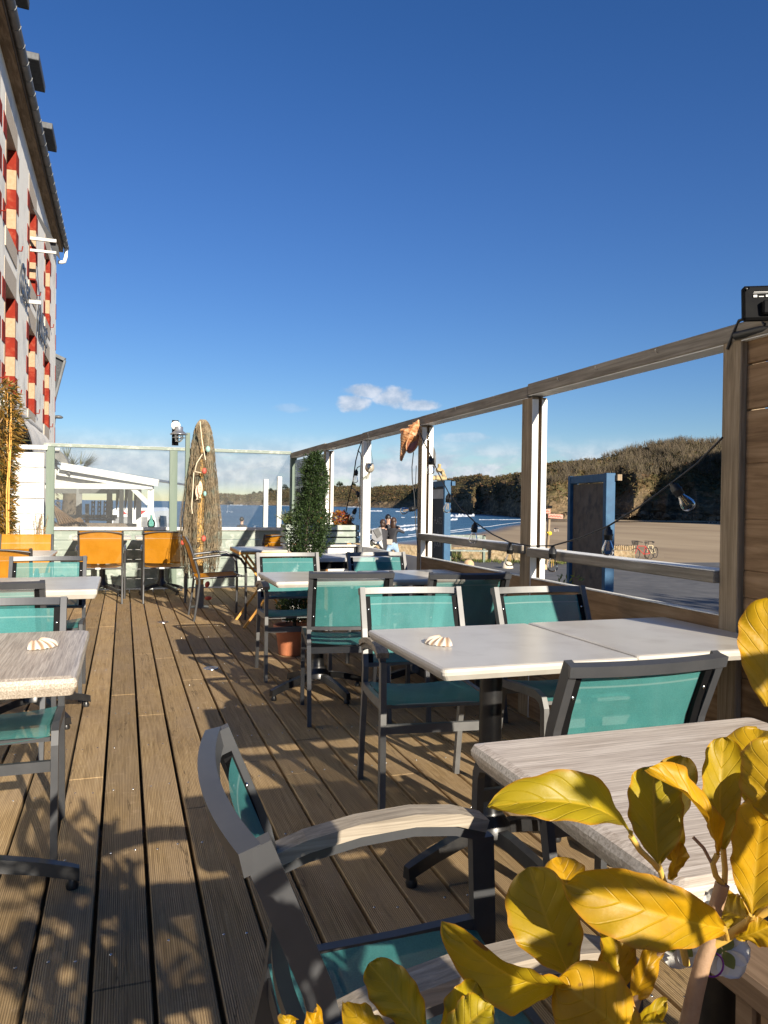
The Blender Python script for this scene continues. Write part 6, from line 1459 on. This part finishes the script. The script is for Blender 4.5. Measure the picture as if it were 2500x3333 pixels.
# ------------------------------------------------------------------ foreground laurel in its planter
PLT = Vector((.62, .30, 0))
t = empty('timber_planter', PLT, 'dark timber planter box with a weathered rim in the bottom right corner', 'planter')
mb = MB(); c0, c1, c2 = Vector((.632, .709, .70)), Vector((.628, .40, .70)), Vector((.95, .74, .70))
rimz = .70
A, B_ = D(2288, 3076, .70*0+.0+1), None
P0_ = Vector((.600, .665, 0)); U_ = Vector((0, -1, 0)); V_ = Vector((1, .02, 0)).normalized()
mb = MB(); mb.box((P0_.x+.42-PLT.x, P0_.y-.075-PLT.y, .712), (.84, .15, .030), bev=.004); mb.build('rim', M['plank_x'], t)
mb = MB(); mb.box((P0_.x+.06-PLT.x, P0_.y-.15-.45-PLT.y, .712), (.12, .90, .030), bev=.004); mb.build('rim', M['plank_y'], t)
z = .02
for hh_ in (.165, .17, .17, .165):
    mb = MB(); mb.box((P0_.x+.42-PLT.x, P0_.y-.03-PLT.y, z+hh_/2), (.80, .028, hh_-.004), bev=.003); mb.build('board', M['plank_x'], t)
    mb = MB(); mb.box((P0_.x+.034-PLT.x, P0_.y-.50-PLT.y, z+hh_/2), (.028, .90, hh_-.004), bev=.003); mb.build('board', M['plank_y'], t); z += hh_
mb = MB(); mb.box((P0_.x+.45-PLT.x, P0_.y-.50-PLT.y, .60), (.78, .88, .02)); mb.build('soil', M['soil'], t)

t = empty('yellow_laurel', (.60, .36, .61), 'yellow-leaved laurel in the foreground at lower right, leaves catching the sun', 'plant'); TL = t.location.copy()
def leaf(base, tip, w, bow=0., fold=.35, roll=0., curl=.0, ragged=0, seed=0, bowdir=None):
    """base/tip: (px, py, distance); w: blade width in metres; roll: turn about the midrib; bow: arch of the midrib"""
    r0 = random.Random(seed); a, b = D(*base)-TL, D(*tip)-TL; ax = (b-a); Ln = ax.length; ax.normalize()
    tocam = (CAM - D(*base)).normalized(); sd_ = ax.cross(tocam).normalized(); nr = sd_.cross(ax).normalized()
    if nr.dot(tocam) < 0: nr = -nr
    rm = Matrix.Rotation(roll, 3, ax); s1 = rm @ sd_; n1 = rm @ nr
    bd = rm @ nr if bowdir is None else bowdir
    mb = MB(); nu, nv_ = 14, 34; uvs = []
    ph = r0.uniform(0, 6)
    for j in range(nv_+1):
        v = j/nv_; wd = w*.5*lerp_tab([(0, .10), (.06, .26), (.15, .50), (.3, .78), (.45, .94), (.6, 1.0), (.72, .985), (.82, .90), (.90, .74), (.955, .52), (.985, .30), (1, .06)], v)
        c = a + ax*Ln*v + bd*bow*4*v*(1-v) - n1*curl*v*v
        for i in range(nu+1):
            u = -1+2*i/nu; e = abs(u)
            rg = 1 + .03*math.sin(v*31+ph+u) + (ragged*.22*(mn.noise(Vector((v*5+ph, u > 0, seed))) if e > .7 else 0))
            h_ = fold*wd*(e**.85) + .0011*math.sin(v*44-e*9+ph)*e*(1-e*.5) + .0014*math.sin(v*22-e*5+ph)*e - .0045*e*e*math.sin(v*8+ph+2*u)
            mb.v.append(tuple(c + s1*u*wd*rg + n1*h_)); uvs.append((u, v))
    for j in range(nv_):
        for i in range(nu): mb.sm.add(len(mb.f)); mb.f.append([j*(nu+1)+i, j*(nu+1)+i+1, (j+1)*(nu+1)+i+1, (j+1)*(nu+1)+i]); mb.mi.append(0)
    o = mb.build('leaf', M['leaf'], t); uvl = o.data.uv_layers.new(name='leaf')
    for l in o.data.loops: uvl.data[l.index].uv = uvs[l.vertex_index]
    return o
S = .62
def stem(pts, r, mat='twig'): MB().tube([D(*p)-TL for p in pts], r, 9).build('stem', M[mat], t)
stem([(2205, 3480, .62), (2242, 3333, .62), (2266, 3220, .62), (2289, 3129, .62), (2315, 3063, .625), (2328, 2963, .63), (2352, 2877, .63)], [.0075, .0072, .0068, .0064, .006, .0056, .0058])
stem([(2306, 3080, .625), (2360, 3053, .62), (2408, 3022, .615), (2460, 2985, .61), (2540, 2940, .60)], [.0045, .004, .0036, .0034, .003], 'petiole')
stem([(2040, 3400, .63), (2053, 3310, .63), (2072, 3250, .63), (2090, 3208, .635), (2120, 3130, .64), (2163, 3089, .64)], [.0048, .0046, .0042, .0036, .003, .002])
stem([(2352, 2880, .63), (2330, 2850, .63), (2320, 2810, .63), (2335, 2781, .63)], .0024, 'petiole'); stem([(2358, 2875, .63), (2360, 2830, .635), (2354, 2764, .64)], .0024, 'petiole'); stem([(2322, 2820, .63), (2290, 2760, .632), (2256, 2725, .635)], .0014, 'twig')
stem([(2143, 2830, .66), (2128, 2810, .65), (2085, 2770, .64), (2053, 2721, .635)], .0024, 'petiole'); stem([(2190, 2950, .68), (2165, 2880, .67), (2143, 2815, .66)], .0026, 'petiole'); stem([(2235, 3140, .64), (2222, 3080, .64), (2215, 3010, .64)], .003, 'petiole')
stem([(2448, 2976, .6), (2440, 3000, .61), (2420, 3016, .613)], .0024, 'petiole'); stem([(2358, 3023, .60), (2366, 3055, .615)], .0022, 'petiole')
stem([(1858, 3185, .6), (1890, 3260, .62), (1960, 3360, .63), (2030, 3400, .63)], .0024, 'petiole'); stem([(1975, 3330, .63), (2010, 3228, .64)], .002, 'petiole')
LV = [
 ((2053, 2721, .635), (1589, 2628, .60), .040, .030, .55, .55, .0, 0),
 ((2143, 2811, .66), (2128, 2492, .70), .050, -.006, .30, .25, .0, 0),
 ((2189, 2804, .68), (2225, 2462, .73), .042, .004, .3, -.6, .0, .6),
 ((2335, 2781, .63), (2113, 2499, .625), .030, .012, .6, 1.05, .0, 0),
 ((2352, 2764, .64), (2358, 2399, .67), .037, -.008, .28, .35, .0, 0),
 ((2434, 2605, .66), (2470, 2372, .70), .052, .004, .25, -.2, .0, 0),
 ((2520, 2680, .60), (2545, 2400, .61), .050, .010, .3, -.3, .0, .3),
 ((2448, 2976, .60), (2492, 2590, .60), .044, -.006, .35, .25, .0, 0),
 ((2358, 3023, .60), (1838, 2876, .58), .050, .016, .30, -.15, .0, 0),
 ((1858, 3185, .61), (1722, 2822, .64), .058, .006, .25, -.25, .0, 0),
 ((1870, 2985, .66), (1815, 2790, .69), .036, .004, .3, .2, .0, 0),
 ((1864, 3182, .60), (1440, 2998, .56), .040, .022, .50, -.75, .0, 0),
 ((2075, 3400, .57), (1815, 3186, .58), .060, .008, .25, .1, .0, .2),
 ((2010, 3230, .64), (1985, 2950, .67), .036, .004, .35, .5, .0, .6),
 ((2043, 3275, .63), (2130, 3040, .65), .020, .008, .4, .4, .0, 0),
 ((1990, 3225, .65), (2040, 2985, .68), .034, .002, .35, -.5, .0, .3),
 ((2063, 3330, .60), (2172, 3258, .59), .013, .008, .4, .2, .0, 0),
 ((2182, 2865, .67), (2215, 2741, .68), .014, .002, .4, .3, .0, .4),
 ((2440, 2990, .63), (2335, 2955, .66), .034, .0, .3, .4, .0, 0),
 ((2395, 3052, .61), (2515, 3005, .60), .018, .003, .4, .5, .0, .2),
 ((1389, 3365, .50), (1200, 3136, .52), .029, .005, .35, .1, .0, .9),
 ((1275, 3350, .50), (1117, 3262, .50), .020, .010, .5, -.4, .0, .9),
 ((1430, 3395, .50), (1550, 3195, .52), .026, .004, .4, .3, .0, .7),
 ((1460, 3400, .49), (1600, 3270, .49), .026, .004, .4, -.3, .0, .7),
 ((1000, 3375, .48), (1031, 3276, .48), .011, .004, .4, .3, .0, .5),
 ((950, 3375, .48), (922, 3303, .48), .010, .004, .4, .3, .0, .5),
 ((1230, 3420, .50), (1130, 3315, .51), .018, .005, .4, .5, .0, .6),
 ((2500, 2300, .58), (2500, 1948, .60), .042, -.01, .25, .1, .0, 0),
 ((1800, 3200, .64), (2010, 3220, .62), .016, .01, .4, .9, .0, 0),
 ((2170, 3350, .56), (2090, 3330, .56), .014, .004, .4, .2, .0, 0),
 ((2560, 2900, .60), (2620, 2500, .62), .05, .0, .3, .2, .0, 0),
 ((2700, 2600, .55), (2650, 2200, .58), .05, .0, .3, -.3, .0, 0),
]
for k, (b_, t_, w_, bow, fold, roll, curl, rag) in enumerate(LV): leaf(b_, t_, w_, bow, fold, roll, curl, rag, k)
# more of the same plant below and beside the frame: it throws the leaf shadows on the boards
lr = random.Random(77)
foliage_mb = MB(); foliage_uv = []
def branch(p0, p1, n, L_=.125, W_=.058):
    p0, p1 = Vector(p0)-TL, Vector(p1)-TL; MB().tube([p0, p0.lerp(p1, .5)+Vector((.01, .01, 0)), p1], [.006, .005, .003], 7).build('stem', M['twig'], t); mb = foliage_mb
    for i in range(n):
        c = p0.lerp(p1, .25+.75*i/n); a = i*2.4; d_ = (Vector((math.cos(a), math.sin(a), .55))).normalized()
        s_ = d_.cross(Vector((0, 0, 1))).normalized(); up_ = s_.cross(d_); o0 = len(mb.v)
        for j in range(11):
            v = j/10; wd = W_*.5*lerp_tab([(0, .1), (.3, .78), (.6, 1), (.85, .85), (1, .1)], v); cc_ = c + d_*L_*v - Vector((0, 0, .02*v*v))
            for q in range(7): u = -1+2*q/6; mb.v.append(tuple(cc_+s_*u*wd+up_*abs(u)*wd*.3)); foliage_uv.append((u, v))
        for j in range(10):
            for q in range(6): mb.sm.add(len(mb.f)); mb.f.append([o0+j*7+q, o0+j*7+q+1, o0+(j+1)*7+q+1, o0+(j+1)*7+q]); mb.mi.append(0)
branch((.50, -.02, .62), (.36, -.06, 1.12), 18); branch((.58, -.05, .62), (.52, -.12, 1.28), 17); branch((.46, -.1, .62), (.24, -.28, 1.0), 17); branch((.52, .2, .62), (.42, .12, .98), 11)
branch((.50, -.2, .62), (.34, -.35, 1.25), 18); branch((.60, .36, .62), (.50, .30, .92), 9, .11, .05); branch((.45, -.12, .62), (.42, -.22, 1.05), 16); branch((.40, -.05, .62), (.24, -.10, .95), 14)
o = foliage_mb.build('foliage', M['leaf'], t); o['kind'] = 'stuff'; uvl = o.data.uv_layers.new(name='leaf')
for l in o.data.loops: uvl.data[l.index].uv = foliage_uv[l.vertex_index]
# white cloth blossoms wired to the stem
def blossom(px, py, d, r_, rz_, lb):
    c = D(px, py, d); t = empty('white_blossom', c, lb, 'flower', 'white blossoms wired to the laurel stem'); tc_ = (CAM-c).normalized(); q = Vector((0, 0, 1)).rotation_difference(tc_).to_matrix() @ Matrix.Rotation(rz_, 3, 'Z')
    for k in range(5):
        a = k*2*PI/5; mb = MB()
        def pt(u, v, a=a):
            x = (-1+2*u)*r_*.62*math.sin(PI*min(1, v*.9+.1))**.6; y = r_*(.12+.95*v); z = .25*r_*v*v - .10*r_*(2*u-1)**2 + .03*r_*math.sin(u*9)
            return q @ (Matrix.Rotation(a, 3, 'Z') @ Vector((x, y, -z)))
        mb.grid(pt, 8, 8); mb.build('petal', M['flower_w'], t)
    for k in range(3):
        a = k*2.1+.4; mb = MB(); mb.grid(lambda u, v, a=a: q @ (Matrix.Rotation(a, 3, 'Z') @ Vector(((-1+2*u)*r_*.26*math.sin(PI*v*.95+.05), r_*.7*v, .06*r_+.1*r_*v))), 6, 6); mb.build('sepal', M['weeds'], t)
blossom(2375, 2965, .665, .0215, .3, 'white cloth blossom behind the brown laurel stem, upper one'); blossom(2210, 3070, .66, .0195, .9, 'white cloth blossom left of the brown laurel stem, tucked under a big leaf'); blossom(2355, 3095, .655, .0205, .5, 'white cloth blossom right of the stem with purple wire, lowest one')
c = D(2318, 3140, .62); mb = MB(); rm = Matrix.Rotation(R(70), 3, 'X')
mb.tube([rm @ Vector((.011*math.cos(k*PI/10), .0085*math.sin(k*PI/10), 0)) for k in range(21)], .0008, 5)
tag(mb.build('purple_wire', M['purple'], None, c), 'thin purple wire ring twisted round the laurel stem', 'wire')
